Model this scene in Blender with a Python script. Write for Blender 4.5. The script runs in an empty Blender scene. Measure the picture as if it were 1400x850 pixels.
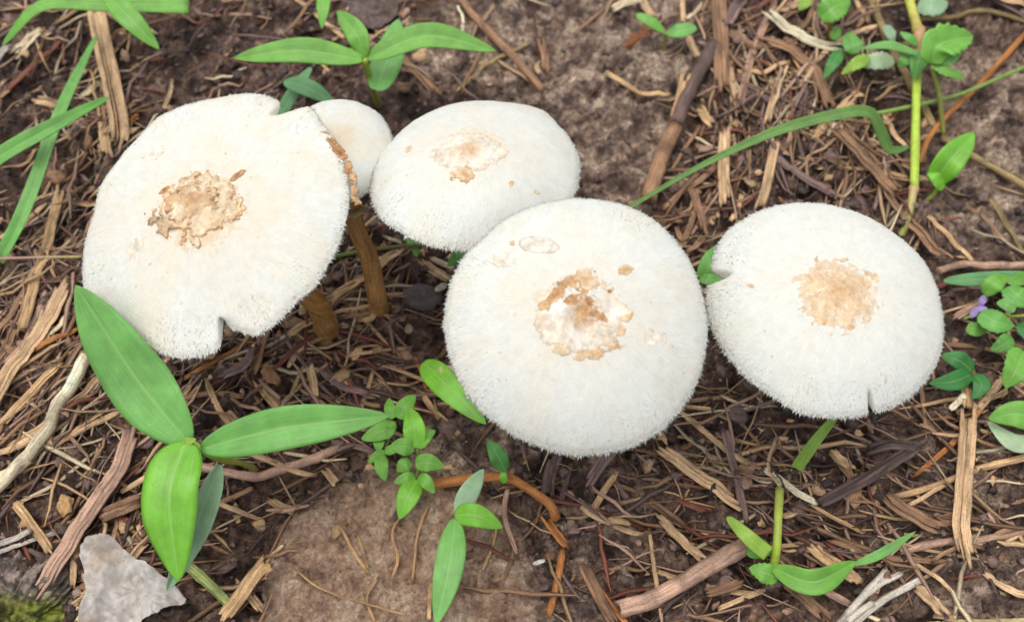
import bpy, math, random
import numpy as np
from mathutils import Vector, Matrix
random.seed(7); rng = np.random.default_rng(7)
R = math.radians
scene = bpy.context.scene
C = scene.collection
CM = 0.01                                    # everything below is written in centimetres

# ------------------------------------------------------------------ camera, light, exposure
PITCH, DIST, HALF = R(30), 40.0, R(26)       # tilt away from straight down, distance, half field of view
FPX = 700/math.tan(HALF)
cam_pos = np.array([0, -DIST*math.sin(PITCH), DIST*math.cos(PITCH)])
cd = bpy.data.cameras.new('camera'); cam = bpy.data.objects.new('camera', cd); C.objects.link(cam)
cam.location = Vector(cam_pos)*CM; cam.rotation_euler = (PITCH, 0, 0)
cd.sensor_width = 36; cd.lens = 18/math.tan(HALF); cd.clip_start = 0.01; cd.clip_end = 100
cd.dof.use_dof = True; cd.dof.focus_distance = 0.333; cd.dof.aperture_fstop = 11.5
scene.camera = cam

SUN_EL, SUN_AZ = R(80), R(-60)               # azimuth measured from +y towards +x
w = bpy.data.worlds.new('World'); scene.world = w; w.use_nodes = True
nt = w.node_tree; bg = nt.nodes['Background']; sky = nt.nodes.new('ShaderNodeTexSky')
sky.sky_type = 'NISHITA'; sky.sun_disc = False; sky.sun_elevation = SUN_EL; sky.sun_rotation = SUN_AZ
sky.dust_density = 4; sky.air_density = 1.0; sky.ozone_density = 0.6
hs = nt.nodes.new('ShaderNodeHueSaturation'); hs.inputs['Saturation'].default_value = .38   # thin grey overcast
nt.links.new(sky.outputs[0], hs.inputs['Color']); nt.links.new(hs.outputs[0], bg.inputs[0]); bg.inputs[1].default_value = 0.15
sl = bpy.data.lights.new('sun', 'SUN'); sun = bpy.data.objects.new('sun', sl); C.objects.link(sun)
sl.energy = 0.6; sl.angle = R(60); sl.color = (1, .955, .89)
sd = Vector((math.sin(SUN_AZ)*math.cos(SUN_EL), math.cos(SUN_AZ)*math.cos(SUN_EL), math.sin(SUN_EL)))
sun.rotation_euler = sd.to_track_quat('Z', 'Y').to_euler(); sun.location = sd*3
scene.view_settings.view_transform = 'Standard'; scene.view_settings.look = 'None'
scene.view_settings.exposure = 0.38; scene.view_settings.gamma = 1

# ------------------------------------------------------------------ small tools
def ray(px, py):
    a = (px-700)/FPX; b = -(py-425)/FPX; s, c = math.sin(PITCH), math.cos(PITCH)
    return np.array([a, b*c+s, b*s-c])
def at(px, py, z=0.0):
    d = ray(px, py); return cam_pos + d*((z-cam_pos[2])/d[2])
def pxcm(p):                                  # photo pixels per centimetre at a point
    d = np.array(p)-cam_pos
    return FPX/(d[1]*math.sin(PITCH)-d[2]*math.cos(PITCH))
def hexc(h):
    v = [int(h[i:i+2], 16)/255 for i in (0, 2, 4)]
    return tuple(((x+.055)/1.055)**2.4 if x > .04045 else x/12.92 for x in v)
def tag(o, label=None, cat=None, group=None, kind=None):
    if label: o['label'] = label
    if cat: o['category'] = cat
    if group: o['group'] = group
    if kind: o['kind'] = kind
    return o
def empty(name, loc, label, cat, group=None):
    o = bpy.data.objects.new(name, None); C.objects.link(o); o.location = Vector([float(c)*CM for c in loc])
    o.empty_display_size = .01
    return tag(o, label, cat, group)
def mesh(name, V, F, mat=None, col=None, uv=None, extra=None, smooth=True):
    V = np.asarray(V, dtype=np.float64)
    me = bpy.data.meshes.new(name)
    if isinstance(F, np.ndarray):
        n, k = F.shape
        me.vertices.add(len(V)); me.vertices.foreach_set('co', (V*CM).ravel())
        me.loops.add(n*k); me.loops.foreach_set('vertex_index', F.ravel().astype(np.int32))
        me.polygons.add(n); me.polygons.foreach_set('loop_start', np.arange(0, n*k, k, dtype=np.int32))
        me.polygons.foreach_set('loop_total', np.full(n, k, dtype=np.int32)); me.update(calc_edges=True)
    else:
        me.from_pydata((V*CM).tolist(), [], F); me.update()
    if smooth: me.polygons.foreach_set('use_smooth', np.ones(len(me.polygons), dtype=bool))
    if mat: me.materials.append(mat)
    if col is not None:
        a = me.attributes.new('col', 'FLOAT_COLOR', 'POINT'); c = np.asarray(col, dtype=np.float32)
        if c.ndim == 1: c = np.tile(c, (len(V), 1))
        if c.shape[1] == 3: c = np.hstack([c, np.ones((len(c), 1), np.float32)])
        a.data.foreach_set('color', c.ravel())
    if uv is not None:
        a = me.attributes.new('luv', 'FLOAT_VECTOR', 'POINT'); u = np.asarray(uv, dtype=np.float32)
        if u.shape[1] == 2: u = np.hstack([u, np.zeros((len(u), 1), np.float32)])
        a.data.foreach_set('vector', u.ravel())
    return me
def link(name, me, parent=None, world_origin=None):
    """mesh given in world centimetres; under a parent it keeps its world place"""
    o = bpy.data.objects.new(name, me); C.objects.link(o)
    if parent is not None:
        o.parent = parent; o.matrix_parent_inverse = Matrix.Identity(4)
        pw = Vector(parent['_w']) if '_w' in parent else parent.location
        o.location = -pw
    return o
def grid_faces(n, m, wrap=False):
    i = np.arange(n-1)[:, None]; j = np.arange(m if wrap else m-1)[None, :]
    j2 = (j+1) % m
    a = i*m+j; b = i*m+j2; c = (i+1)*m+j2; d = (i+1)*m+j
    return np.stack([a+0*j, b+0*i, c+0*i, d+0*j], -1).reshape(-1, 4)
def catmull(P, n):
    P = np.asarray(P, float)
    if len(P) == 2: t = np.linspace(0, 1, n)[:, None]; return P[0]*(1-t)+P[1]*t
    seg = np.linalg.norm(np.diff(P, axis=0), axis=1); s = np.concatenate([[0], np.cumsum(seg)]); s /= s[-1]
    Q = np.vstack([2*P[0]-P[1], P, 2*P[-1]-P[-2]]); out = []
    for t in np.linspace(0, 1, n):
        k = min(np.searchsorted(s, t, side='right')-1, len(P)-2); u = (t-s[k])/(s[k+1]-s[k]+1e-9)
        p0, p1, p2, p3 = Q[k:k+4]
        out.append(.5*((2*p1)+(-p0+p2)*u+(2*p0-5*p1+4*p2-p3)*u*u+(-p0+3*p1-3*p2+p3)*u**3))
    return np.array(out)
def hsh(ix, iy, seed):
    h = (ix.astype(np.int64)*374761393+iy.astype(np.int64)*668265263+seed*1442695041) & 0xffffffff
    h = ((h ^ (h >> 13))*1274126177) & 0xffffffff
    return ((h ^ (h >> 16)) & 0xffff)/65535.0
def vnoise(x, y, seed=0):
    ix = np.floor(x); iy = np.floor(y); fx = x-ix; fy = y-iy
    fx = fx*fx*fx*(fx*(fx*6-15)+10); fy = fy*fy*fy*(fy*(fy*6-15)+10)
    a = hsh(ix, iy, seed); b = hsh(ix+1, iy, seed); c = hsh(ix, iy+1, seed); d = hsh(ix+1, iy+1, seed)
    return (a*(1-fx)+b*fx)*(1-fy)+(c*(1-fx)+d*fx)*fy
def fbm(x, y, seed=0, o=4, g=.5):
    s = 0; a = 1; t = 0
    for k in range(o):
        c, q = math.cos(k*1.1), math.sin(k*1.1)
        s = s+a*(vnoise((x*c-y*q)*2**k+17*k, (x*q+y*c)*2**k, seed+k)-.5); t += a; a *= g
    return s/t
def worley(x, y, seed=0):
    ix = np.floor(x); iy = np.floor(y); best = np.full(np.shape(x), 9.0)
    for dx in (-1, 0, 1):
        for dy in (-1, 0, 1):
            cx = ix+dx; cy = iy+dy
            qx = cx+hsh(cx, cy, seed); qy = cy+hsh(cx, cy, seed+5)
            best = np.minimum(best, (qx-x)**2+(qy-y)**2)
    return np.sqrt(best)
def sst(a, b, x):
    t = np.clip((x-a)/(b-a), 0, 1); return t*t*(3-2*t)
def polyw(pts): return [tuple(at(px, py)[:2]) for px, py in pts]
def polymask(x, y, poly, soft):
    x = np.asarray(x, float); y = np.asarray(y, float); d = np.full(x.shape, 1e9); ins = np.zeros(x.shape, bool)
    for i in range(len(poly)):
        x0, y0 = poly[i]; x1, y1 = poly[(i+1) % len(poly)]
        ex, ey = x1-x0, y1-y0; t = np.clip(((x-x0)*ex+(y-y0)*ey)/(ex*ex+ey*ey), 0, 1)
        d = np.minimum(d, np.hypot(x-x0-t*ex, y-y0-t*ey))
        c = ((y0 > y) != (y1 > y)) & (x < (x1-x0)*(y-y0)/(y1-y0+1e-12)+x0); ins ^= c
    return sst(-soft, soft, np.where(ins, d, -d))

# ------------------------------------------------------------------ lie of the land (also used to rest things on)
CLAY = [polyw([(555, 0), (960, -60), (960, 60), (925, 200), (880, 300), (790, 240), (740, 150), (560, 120)]),
        polyw([(1290, 60), (1460, 60), (1460, 360), (1330, 350), (1270, 300), (1262, 160)]),
        polyw([(580, 570), (690, 590), (720, 650), (640, 690), (540, 650)])]
CLOD = polyw([(470, 655), (600, 640), (690, 700), (740, 860), (700, 960), (340, 960), (360, 820), (372, 715)])
PIT = [polyw([(280, 650), (470, 640), (365, 720), (350, 840), (270, 800)]),
       polyw([(520, 470), (610, 400), (640, 560), (560, 560)]),
       polyw([(0, 190), (120, 190), (150, 300), (60, 360), (0, 330)]),
       polyw([(860, 680), (960, 700), (960, 760), (880, 800)])]
GREY = [polyw([(1180, 570), (1420, 620), (1460, 860), (1180, 860)]), polyw([(700, 700), (900, 640), (960, 860), (720, 900)])]
def zones(x, y):
    wob = fbm(x*.5, y*.5, 91)*2.2; wob2 = fbm(x*.5+40, y*.5, 92)*2.2
    clay = sum(polymask(x+wob, y+wob2, p, 1.0) for p in CLAY); clod = polymask(x+wob*.4, y+wob2*.4, CLOD, .85)
    grey = sum(polymask(x+wob, y+wob2, p, 1.5) for p in GREY)
    return np.clip(clay, 0, 1), clod, np.clip(grey, 0, 1)
def ground(x, y):
    x = np.asarray(x, float); y = np.asarray(y, float)
    clay, clod, grey = zones(x, y)
    h = fbm(x*.13, y*.13, 3, 3)*1.4
    wx = x+fbm(x*1.1, y*1.1, 8)*.9; wy = y+fbm(x*1.1+9, y*1.1, 9)*.9
    lump = .55-worley(wx*1.15, wy*1.15, 4); lump2 = .5-worley(wx*2.9, wy*2.9, 6); lump3 = .5-worley(wx*6.5, wy*6.5, 7)
    rough = 1-.5*clay-.7*clod-.15*grey
    h = h+rough*(.85*lump+.30*lump2+.10*lump3)+fbm(x*1.6, y*1.6, 21, 5)*(.55*rough+.25)
    h = h+(1-rough)*(-.55*np.abs(fbm(x*2.2, y*2.2, 31, 4))+.20*lump3+.24*lump2+.12*lump)
    h = h+.95*clod+clod*(.30*fbm(x*.8, y*.8, 52, 3)+.16*(.5-worley(x*1.6, y*1.6, 53)))-.40*clay*sst(.28, .08, worley(x*.42, y*.42, 44))+.30*clay*fbm(x*.9, y*.9, 45, 3)
    for p in PIT: h = h-.8*polymask(x, y, p, .7)
    return h

# ------------------------------------------------------------------ materials
def newmat(name):
    m = bpy.data.materials.new(name); m.use_nodes = True; nt = m.node_tree
    return m, nt, nt.nodes['Principled BSDF'], nt.nodes.new, nt.links.new
def _mix(nt, a, b, f, t='MIX'):
    n = nt.nodes.new('ShaderNodeMix'); n.data_type = 'RGBA'; n.blend_type = t
    for s, v in ((0, f), (6, a), (7, b)):
        if hasattr(v, 'is_output') or isinstance(v, bpy.types.NodeSocket): nt.links.new(v, n.inputs[s])
        else: n.inputs[s].default_value = v if s == 0 else (*v[:3], 1)
    return n.outputs[2]
def _ramp(nt, src, stops):
    n = nt.nodes.new('ShaderNodeValToRGB'); e = n.color_ramp.elements
    while len(e) < len(stops): e.new(.5)
    for k, (p, c) in enumerate(stops):
        e[k].position = p; e[k].color = (*c, 1) if isinstance(c, tuple) else (c, c, c, 1)
    nt.links.new(src, n.inputs[0]); return n.outputs[0]
def _obj(nt, s=(100, 100, 100)):
    tc = nt.nodes.new('ShaderNodeTexCoord'); mp = nt.nodes.new('ShaderNodeMapping'); mp.inputs[3].default_value = s
    nt.links.new(tc.outputs['Object'], mp.inputs[0]); return mp.outputs[0]
def _attr(nt, name, sc=None):
    a = nt.nodes.new('ShaderNodeAttribute'); a.attribute_name = name
    if sc is None: return a
    mp = nt.nodes.new('ShaderNodeMapping'); mp.inputs[3].default_value = sc; nt.links.new(a.outputs['Vector'], mp.inputs[0]); return mp.outputs[0]
def _noise(nt, vec, scale, detail=4, rough=.55, dist=0):
    n = nt.nodes.new('ShaderNodeTexNoise'); n.inputs['Scale'].default_value = scale; n.inputs['Detail'].default_value = detail
    n.inputs['Roughness'].default_value = rough; n.inputs['Distortion'].default_value = dist
    nt.links.new(vec, n.inputs['Vector']); return n.outputs[0]
def _bump(nt, h, dist, strength=1, normal=None):
    b = nt.nodes.new('ShaderNodeBump'); b.inputs['Distance'].default_value = dist*CM; b.inputs['Strength'].default_value = strength
    nt.links.new(h, b.inputs['Height'])
    if normal: nt.links.new(normal, b.inputs['Normal'])
    return b.outputs[0]
def _math(nt, op, a, b=None, clamp=False):
    n = nt.nodes.new('ShaderNodeMath'); n.operation = op; n.use_clamp = clamp
    for s, v in ((0, a), (1, b)):
        if v is None: continue
        if isinstance(v, (int, float)): n.inputs[s].default_value = v
        else: nt.links.new(v, n.inputs[s])
    return n.outputs[0]

def soil_material():
    m, nt, bs, N, L = newmat('soil'); v = _obj(nt)
    z = _attr(nt, 'col').outputs['Color']; sp = N('ShaderNodeSeparateColor'); L(z, sp.inputs[0])
    n1 = _noise(nt, v, 1.05, 7, .60, .3); n2 = _noise(nt, v, 4.5, 6, .65); n3 = _noise(nt, v, 16, 4, .6); n4 = _noise(nt, v, 42, 3, .6)
    humus = _ramp(nt, n1, [(.32, hexc('34271f')), (.46, hexc('5e4a40')), (.55, hexc('8a6e5e')), (.66, hexc('bc9c86'))])
    clay = _ramp(nt, n1, [(.35, hexc('54423a')), (.45, hexc('8a7466')), (.53, hexc('b89c86')), (.63, hexc('e2cab0'))])
    clod = _ramp(nt, n1, [(.30, hexc('866a58')), (.42, hexc('b8967c')), (.52, hexc('cfae92')), (.68, hexc('e6ccae'))])
    c = _mix(nt, humus, clay, sp.outputs[0]); c = _mix(nt, c, clod, sp.outputs[1])
    c = _mix(nt, c, clay, _math(nt, 'MULTIPLY', sp.outputs[2], .55))
    f = _ramp(nt, n2, [(.36, .45), (.52, 1.0), (.66, 1.45)]); inv = _math(nt, 'SUBTRACT', 1, _math(nt, 'MULTIPLY', sp.outputs[1], .35)); c = _mix(nt, c, f, inv, 'MULTIPLY')
    f3 = _ramp(nt, n3, [(.35, .62), (.55, 1.05), (.70, 1.4)]); c = _mix(nt, c, f3, _math(nt, 'MULTIPLY', inv, .8), 'MULTIPLY')
    warm = _ramp(nt, _noise(nt, v, 1.7, 5, .6, 1.5), [(.56, 0.0), (.68, 1.0)])
    c = _mix(nt, c, hexc('8a5a38'), _math(nt, 'MULTIPLY', warm, .45))
    L(c, bs.inputs['Base Color'])
    L(_ramp(nt, n2, [(.38, .26), (.62, .62)]), bs.inputs['Roughness']); bs.inputs['Specular IOR Level'].default_value = .45
    b = _bump(nt, n4, .04, .9); b = _bump(nt, n3, .12, 1, b); b = _bump(nt, n2, .16, .8, b); L(b, bs.inputs['Normal'])
    return m
def straw_material():
    m, nt, bs, N, L = newmat('straw'); col = _attr(nt, 'col').outputs['Color']
    st = _noise(nt, _attr(nt, 'luv', (.6, 9, 1)), 1.0, 5, .65); bl = _noise(nt, _attr(nt, 'luv', (.8, .5, 1)), 1.0, 5, .6, .5)
    oi = N('ShaderNodeObjectInfo')
    c = _mix(nt, col, _ramp(nt, st, [(.30, .50), (.48, .95), (.66, 1.35)]), 1, 'MULTIPLY')
    c = _mix(nt, c, _ramp(nt, bl, [(.34, .50), (.46, .92), (.70, 1.18)]), .9, 'MULTIPLY')
    fi = _noise(nt, _obj(nt), 14, 3); c = _mix(nt, c, _ramp(nt, fi, [(.32, .6), (.5, 1.0), (.7, 1.15)]), .7, 'MULTIPLY')
    L(c, bs.inputs['Base Color']); bs.inputs['Roughness'].default_value = .58; bs.inputs['Specular IOR Level'].default_value = .35
    L(_bump(nt, st, .035, .9), bs.inputs['Normal']); return m
def leaf_material():
    m, nt, bs, N, L = newmat('leaf'); col = _attr(nt, 'col').outputs['Color']; uv = _attr(nt, 'luv')
    sx = N('ShaderNodeSeparateXYZ'); L(uv.outputs['Vector'], sx.inputs[0])
    mid = _ramp(nt, _math(nt, 'ABSOLUTE', sx.outputs[1]), [(.0, .9), (.03, .6), (.09, 0.0)])
    vein = _noise(nt, _attr(nt, 'luv', (.5, 22, 1)), 1, 3, .6); bl = _noise(nt, _obj(nt), 1.6, 4, .6)
    c = _mix(nt, col, _ramp(nt, vein, [(.35, .90), (.65, 1.08)]), 1, 'MULTIPLY')
    c = _mix(nt, c, _ramp(nt, bl, [(.3, .82), (.7, 1.18)]), .9, 'MULTIPLY')
    c = _mix(nt, c, _mix(nt, col, (.50, .72, .26), .4), mid)
    sp = _noise(nt, _obj(nt), 13, 2, .5); c = _mix(nt, c, hexc('9a8a50'), _ramp(nt, sp, [(.69, 0.0), (.715, .7)]))
    L(c, bs.inputs['Base Color']); bs.inputs['Roughness'].default_value = .32; bs.inputs['Specular IOR Level'].default_value = .6
    L(_bump(nt, vein, .03, .6), bs.inputs['Normal'])
    tr = N('ShaderNodeBsdfTranslucent'); L(c, tr.inputs[0]); mx = N('ShaderNodeMixShader'); mx.inputs[0].default_value = .25
    L(bs.outputs[0], mx.inputs[1]); L(tr.outputs[0], mx.inputs[2]); L(mx.outputs[0], nt.nodes['Material Output'].inputs[0]); return m
def plain_material(name, bump=.05, rough=.6, scale=8, lo=.6, hi=1.2, spec=.3):
    m, nt, bs, N, L = newmat(name); col = _attr(nt, 'col').outputs['Color']; v = _obj(nt)
    n = _noise(nt, v, scale, 6, .62); n2 = _noise(nt, v, scale*.22, 4, .6, .6)
    c = _mix(nt, col, _ramp(nt, n, [(.3, lo), (.68, hi)]), 1, 'MULTIPLY'); c = _mix(nt, c, _ramp(nt, n2, [(.3, lo), (.68, hi)]), .8, 'MULTIPLY')
    L(c, bs.inputs['Base Color']); bs.inputs['Roughness'].default_value = rough; bs.inputs['Specular IOR Level'].default_value = spec
    L(_bump(nt, n, bump, 1), bs.inputs['Normal']); return m
def cap_material(name, stain_r, stain_c, stain_s, core_c=None, core_r=.4, warm=.25, oval=(1, 1)):
    m, nt, bs, N, L = newmat(name); v = _obj(nt)
    rad = _attr(nt, 'luv', (38, 38, 1.6)); fib = _noise(nt, rad, 1, 5, .62)
    rad2 = _attr(nt, 'luv', (120, 120, 7)); fib2 = _noise(nt, rad2, 1, 3, .6)
    gr = _noise(nt, v, 13, 4, .7); lo = _noise(nt, v, .7, 4, .55); mid = _noise(nt, v, 3.2, 5, .6, .6)
    base = _mix(nt, (.77, .785, .715), (.785, .735, .60), _math(nt, 'MULTIPLY', _ramp(nt, lo, [(.40, 0.0), (.60, 1.0)]), warm*1.6))
    sx = N('ShaderNodeSeparateXYZ'); L(v, sx.inputs[0])
    d = _math(nt, 'SQRT', _math(nt, 'ADD', _math(nt, 'POWER', _math(nt, 'MULTIPLY', sx.outputs[0], oval[0]), 2), _math(nt, 'POWER', _math(nt, 'MULTIPLY', sx.outputs[1], oval[1]), 2)))
    halo = _ramp(nt, _math(nt, 'DIVIDE', d, stain_r*3.2), [(.25, 1.0), (.95, 0.0)])
    base = _mix(nt, base, (.78, .68, .51), _math(nt, 'MULTIPLY', halo, warm))
    dn = _math(nt, 'ADD', _math(nt, 'DIVIDE', d, stain_r), _math(nt, 'MULTIPLY', _math(nt, 'SUBTRACT', mid, .5), 1.5))
    msk = _math(nt, 'MULTIPLY', _ramp(nt, dn, [(.50, 1.0), (.98, .55), (1.0, .12), (1.0, 0.0)]), stain_s)
    base = _mix(nt, base, stain_c, msk)
    if core_c:
        dc = _math(nt, 'ADD', _math(nt, 'DIVIDE', d, core_r), _math(nt, 'MULTIPLY', _math(nt, 'SUBTRACT', gr, .5), 1.2))
        base = _mix(nt, base, core_c, _ramp(nt, dc, [(.1, .8), (1.0, 0.0)]))
    # tan flecks and tiny dark specks of dirt
    vo = N('ShaderNodeTexVoronoi'); vo.inputs['Scale'].default_value = 1.5; L(v, vo.inputs['Vector'])
    fk = _math(nt, 'MULTIPLY', _ramp(nt, vo.outputs[0], [(.04, 1.0), (.12, 0.0)]), _ramp(nt, mid, [(.50, 0.0), (.56, 1.0)]))
    base = _mix(nt, base, hexc('c9a57e'), _math(nt, 'MULTIPLY', fk, .75))
    vo2 = N('ShaderNodeTexVoronoi'); vo2.inputs['Scale'].default_value = 2.3; L(v, vo2.inputs['Vector'])
    dk = _math(nt, 'MULTIPLY', _ramp(nt, vo2.outputs[0], [(.022, 1.0), (.05, 0.0)]), _ramp(nt, lo, [(.50, 0.0), (.53, 1.0)]))
    base = _mix(nt, base, hexc('4a3a30'), _math(nt, 'MULTIPLY', dk, .8))
    base = _mix(nt, base, _ramp(nt, fib, [(.32, .935), (.6, 1.0)]), .9, 'MULTIPLY')
    base = _mix(nt, base, _ramp(nt, mid, [(.35, .93), (.6, 1.0)]), 1, 'MULTIPLY')
    yl = _ramp(nt, _noise(nt, _attr(nt, 'luv', (14, 14, 3)), 1, 5, .7), [(.60, 0.0), (.66, 1.0)])
    base = _mix(nt, base, (.80, .70, .50), _math(nt, 'MULTIPLY', yl, .4))
    L(base, bs.inputs['Base Color']); bs.inputs['Roughness'].default_value = .72; bs.inputs['Specular IOR Level'].default_value = .25
    hh = _math(nt, 'ADD', _math(nt, 'MULTIPLY', fib2, .6), gr)
    b = _bump(nt, fib, .02, .45); b = _bump(nt, hh, .035, .6, b); L(b, bs.inputs['Normal']); return m

M_soil = soil_material(); M_straw = straw_material(); M_leaf = leaf_material()
M_plain = plain_material('matter'); M_flake = plain_material('cap_flake', .05, .7, 5, .72, 1.15, .2)
M_crumb = plain_material('soil_crumb', .05, .5, 9, .55, 1.3, .5); M_dead = plain_material('dead_leaf', .05, .65, 4, .72, 1.15, .25)
M_stemw = plain_material('mushroom_stem', .02, .5, 3, .75, 1.15, .35); M_white = plain_material('white_flesh', .02, .7, 5, .9, 1.05, .25)
def fuzz_material():
    m, nt, bs, N, L = newmat('cap_fuzz'); c = _attr(nt, 'col').outputs['Color']; d = N('ShaderNodeBsdfDiffuse'); t = N('ShaderNodeBsdfTranslucent'); mx = N('ShaderNodeMixShader'); mx.inputs[0].default_value = .45
    L(c, d.inputs[0]); L(c, t.inputs[0]); L(d.outputs[0], mx.inputs[1]); L(t.outputs[0], mx.inputs[2]); L(mx.outputs[0], nt.nodes['Material Output'].inputs[0]); return m
M_fuzz = fuzz_material()
M_stalk = plain_material('green_stalk', .02, .4, 3, .8, 1.15, .45)

# ------------------------------------------------------------------ ground
def axis(a, b, step, far):
    mid = np.arange(a, b, step); n = 26; g = (far)**(np.linspace(0, 1, n))
    lo = a-step*np.cumsum(1.28**np.arange(1, n)); hi = mid[-1]+step*np.cumsum(1.28**np.arange(1, n))
    return np.concatenate([lo[::-1], mid, hi])
xs = axis(-26, 26, .075, 1); ys = axis(-15.5, 20, .075, 1)
X, Y = np.meshgrid(xs, ys)
Z = ground(X, Y); cz = zones(X, Y)
gm = mesh('ground', np.stack([X, Y, Z], -1).reshape(-1, 3), grid_faces(len(ys), len(xs)), M_soil, col=np.stack([c.ravel() for c in cz], -1))
tag(link('ground', gm), kind='structure')
print('ground', len(gm.polygons))

# ------------------------------------------------------------------ mushrooms
def frame(n):
    n = np.array(n, float); n /= np.linalg.norm(n); u = np.cross((0, 1, 0), n); u /= np.linalg.norm(u); v = np.cross(n, u)
    return u, v, n
def tube(P, rad, k=10, flat=1.0, ragged=0.0, up=(0, 0, 1), twist=0.0, seed=0, rough=0.0):
    """closed tube along P with radius list; returns verts, faces, uv (u in cm along, v round)"""
    r_ = np.random.default_rng(seed+11); P = np.asarray(P, float); n = len(P); T = np.gradient(P, axis=0); T /= np.linalg.norm(T, axis=1)[:, None]+1e-9
    up = np.array(up, float); S = np.cross(T, up); S /= np.linalg.norm(S, axis=1)[:, None]+1e-9; U = np.cross(S, T)
    s = np.concatenate([[0], np.cumsum(np.linalg.norm(np.diff(P, axis=0), axis=1))]); V = []; UV = []
    a = np.linspace(0, 2*np.pi, k, endpoint=False); jag0 = r_.uniform(0, 1, k); jag1 = r_.uniform(0, 1, k)
    for i in range(n):
        tw = twist*s[i]; ca, sa = np.cos(a+tw*0), np.sin(a); ww = rad[i]
        rr = 1+rough*(r_.uniform(-1, 1, k))
        lat = (ca*math.cos(tw)-sa*math.sin(tw)*flat)*ww*rr; ver = (ca*math.sin(tw)+sa*math.cos(tw)*flat)*ww*rr
        ring = P[i]+S[i]*lat[:, None]+U[i]*ver[:, None]
        if i == 0: ring = ring-T[i]*(jag0*ragged*ww)[:, None]
        if i == n-1: ring = ring+T[i]*(jag1*ragged*ww)[:, None]
        V.append(ring); UV.append(np.stack([np.full(k, s[i])+seed*1.37, np.abs(np.linspace(-1, 1, k, endpoint=False))*1.5*max(.2, ww)*3+seed*.71], -1))
    V = np.concatenate(V); UV = np.concatenate(UV); F = grid_faces(n, k, True).tolist()
    c0 = len(V); V = np.vstack([V, P[0], P[-1]]); UV = np.vstack([UV, UV[0], UV[c0-1]])
    F += [[c0, (j+1) % k, j] for j in range(k)]; b = (n-1)*k; F += [[c0+1, b+j, b+(j+1) % k] for j in range(k)]
    return V, F, UV

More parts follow.
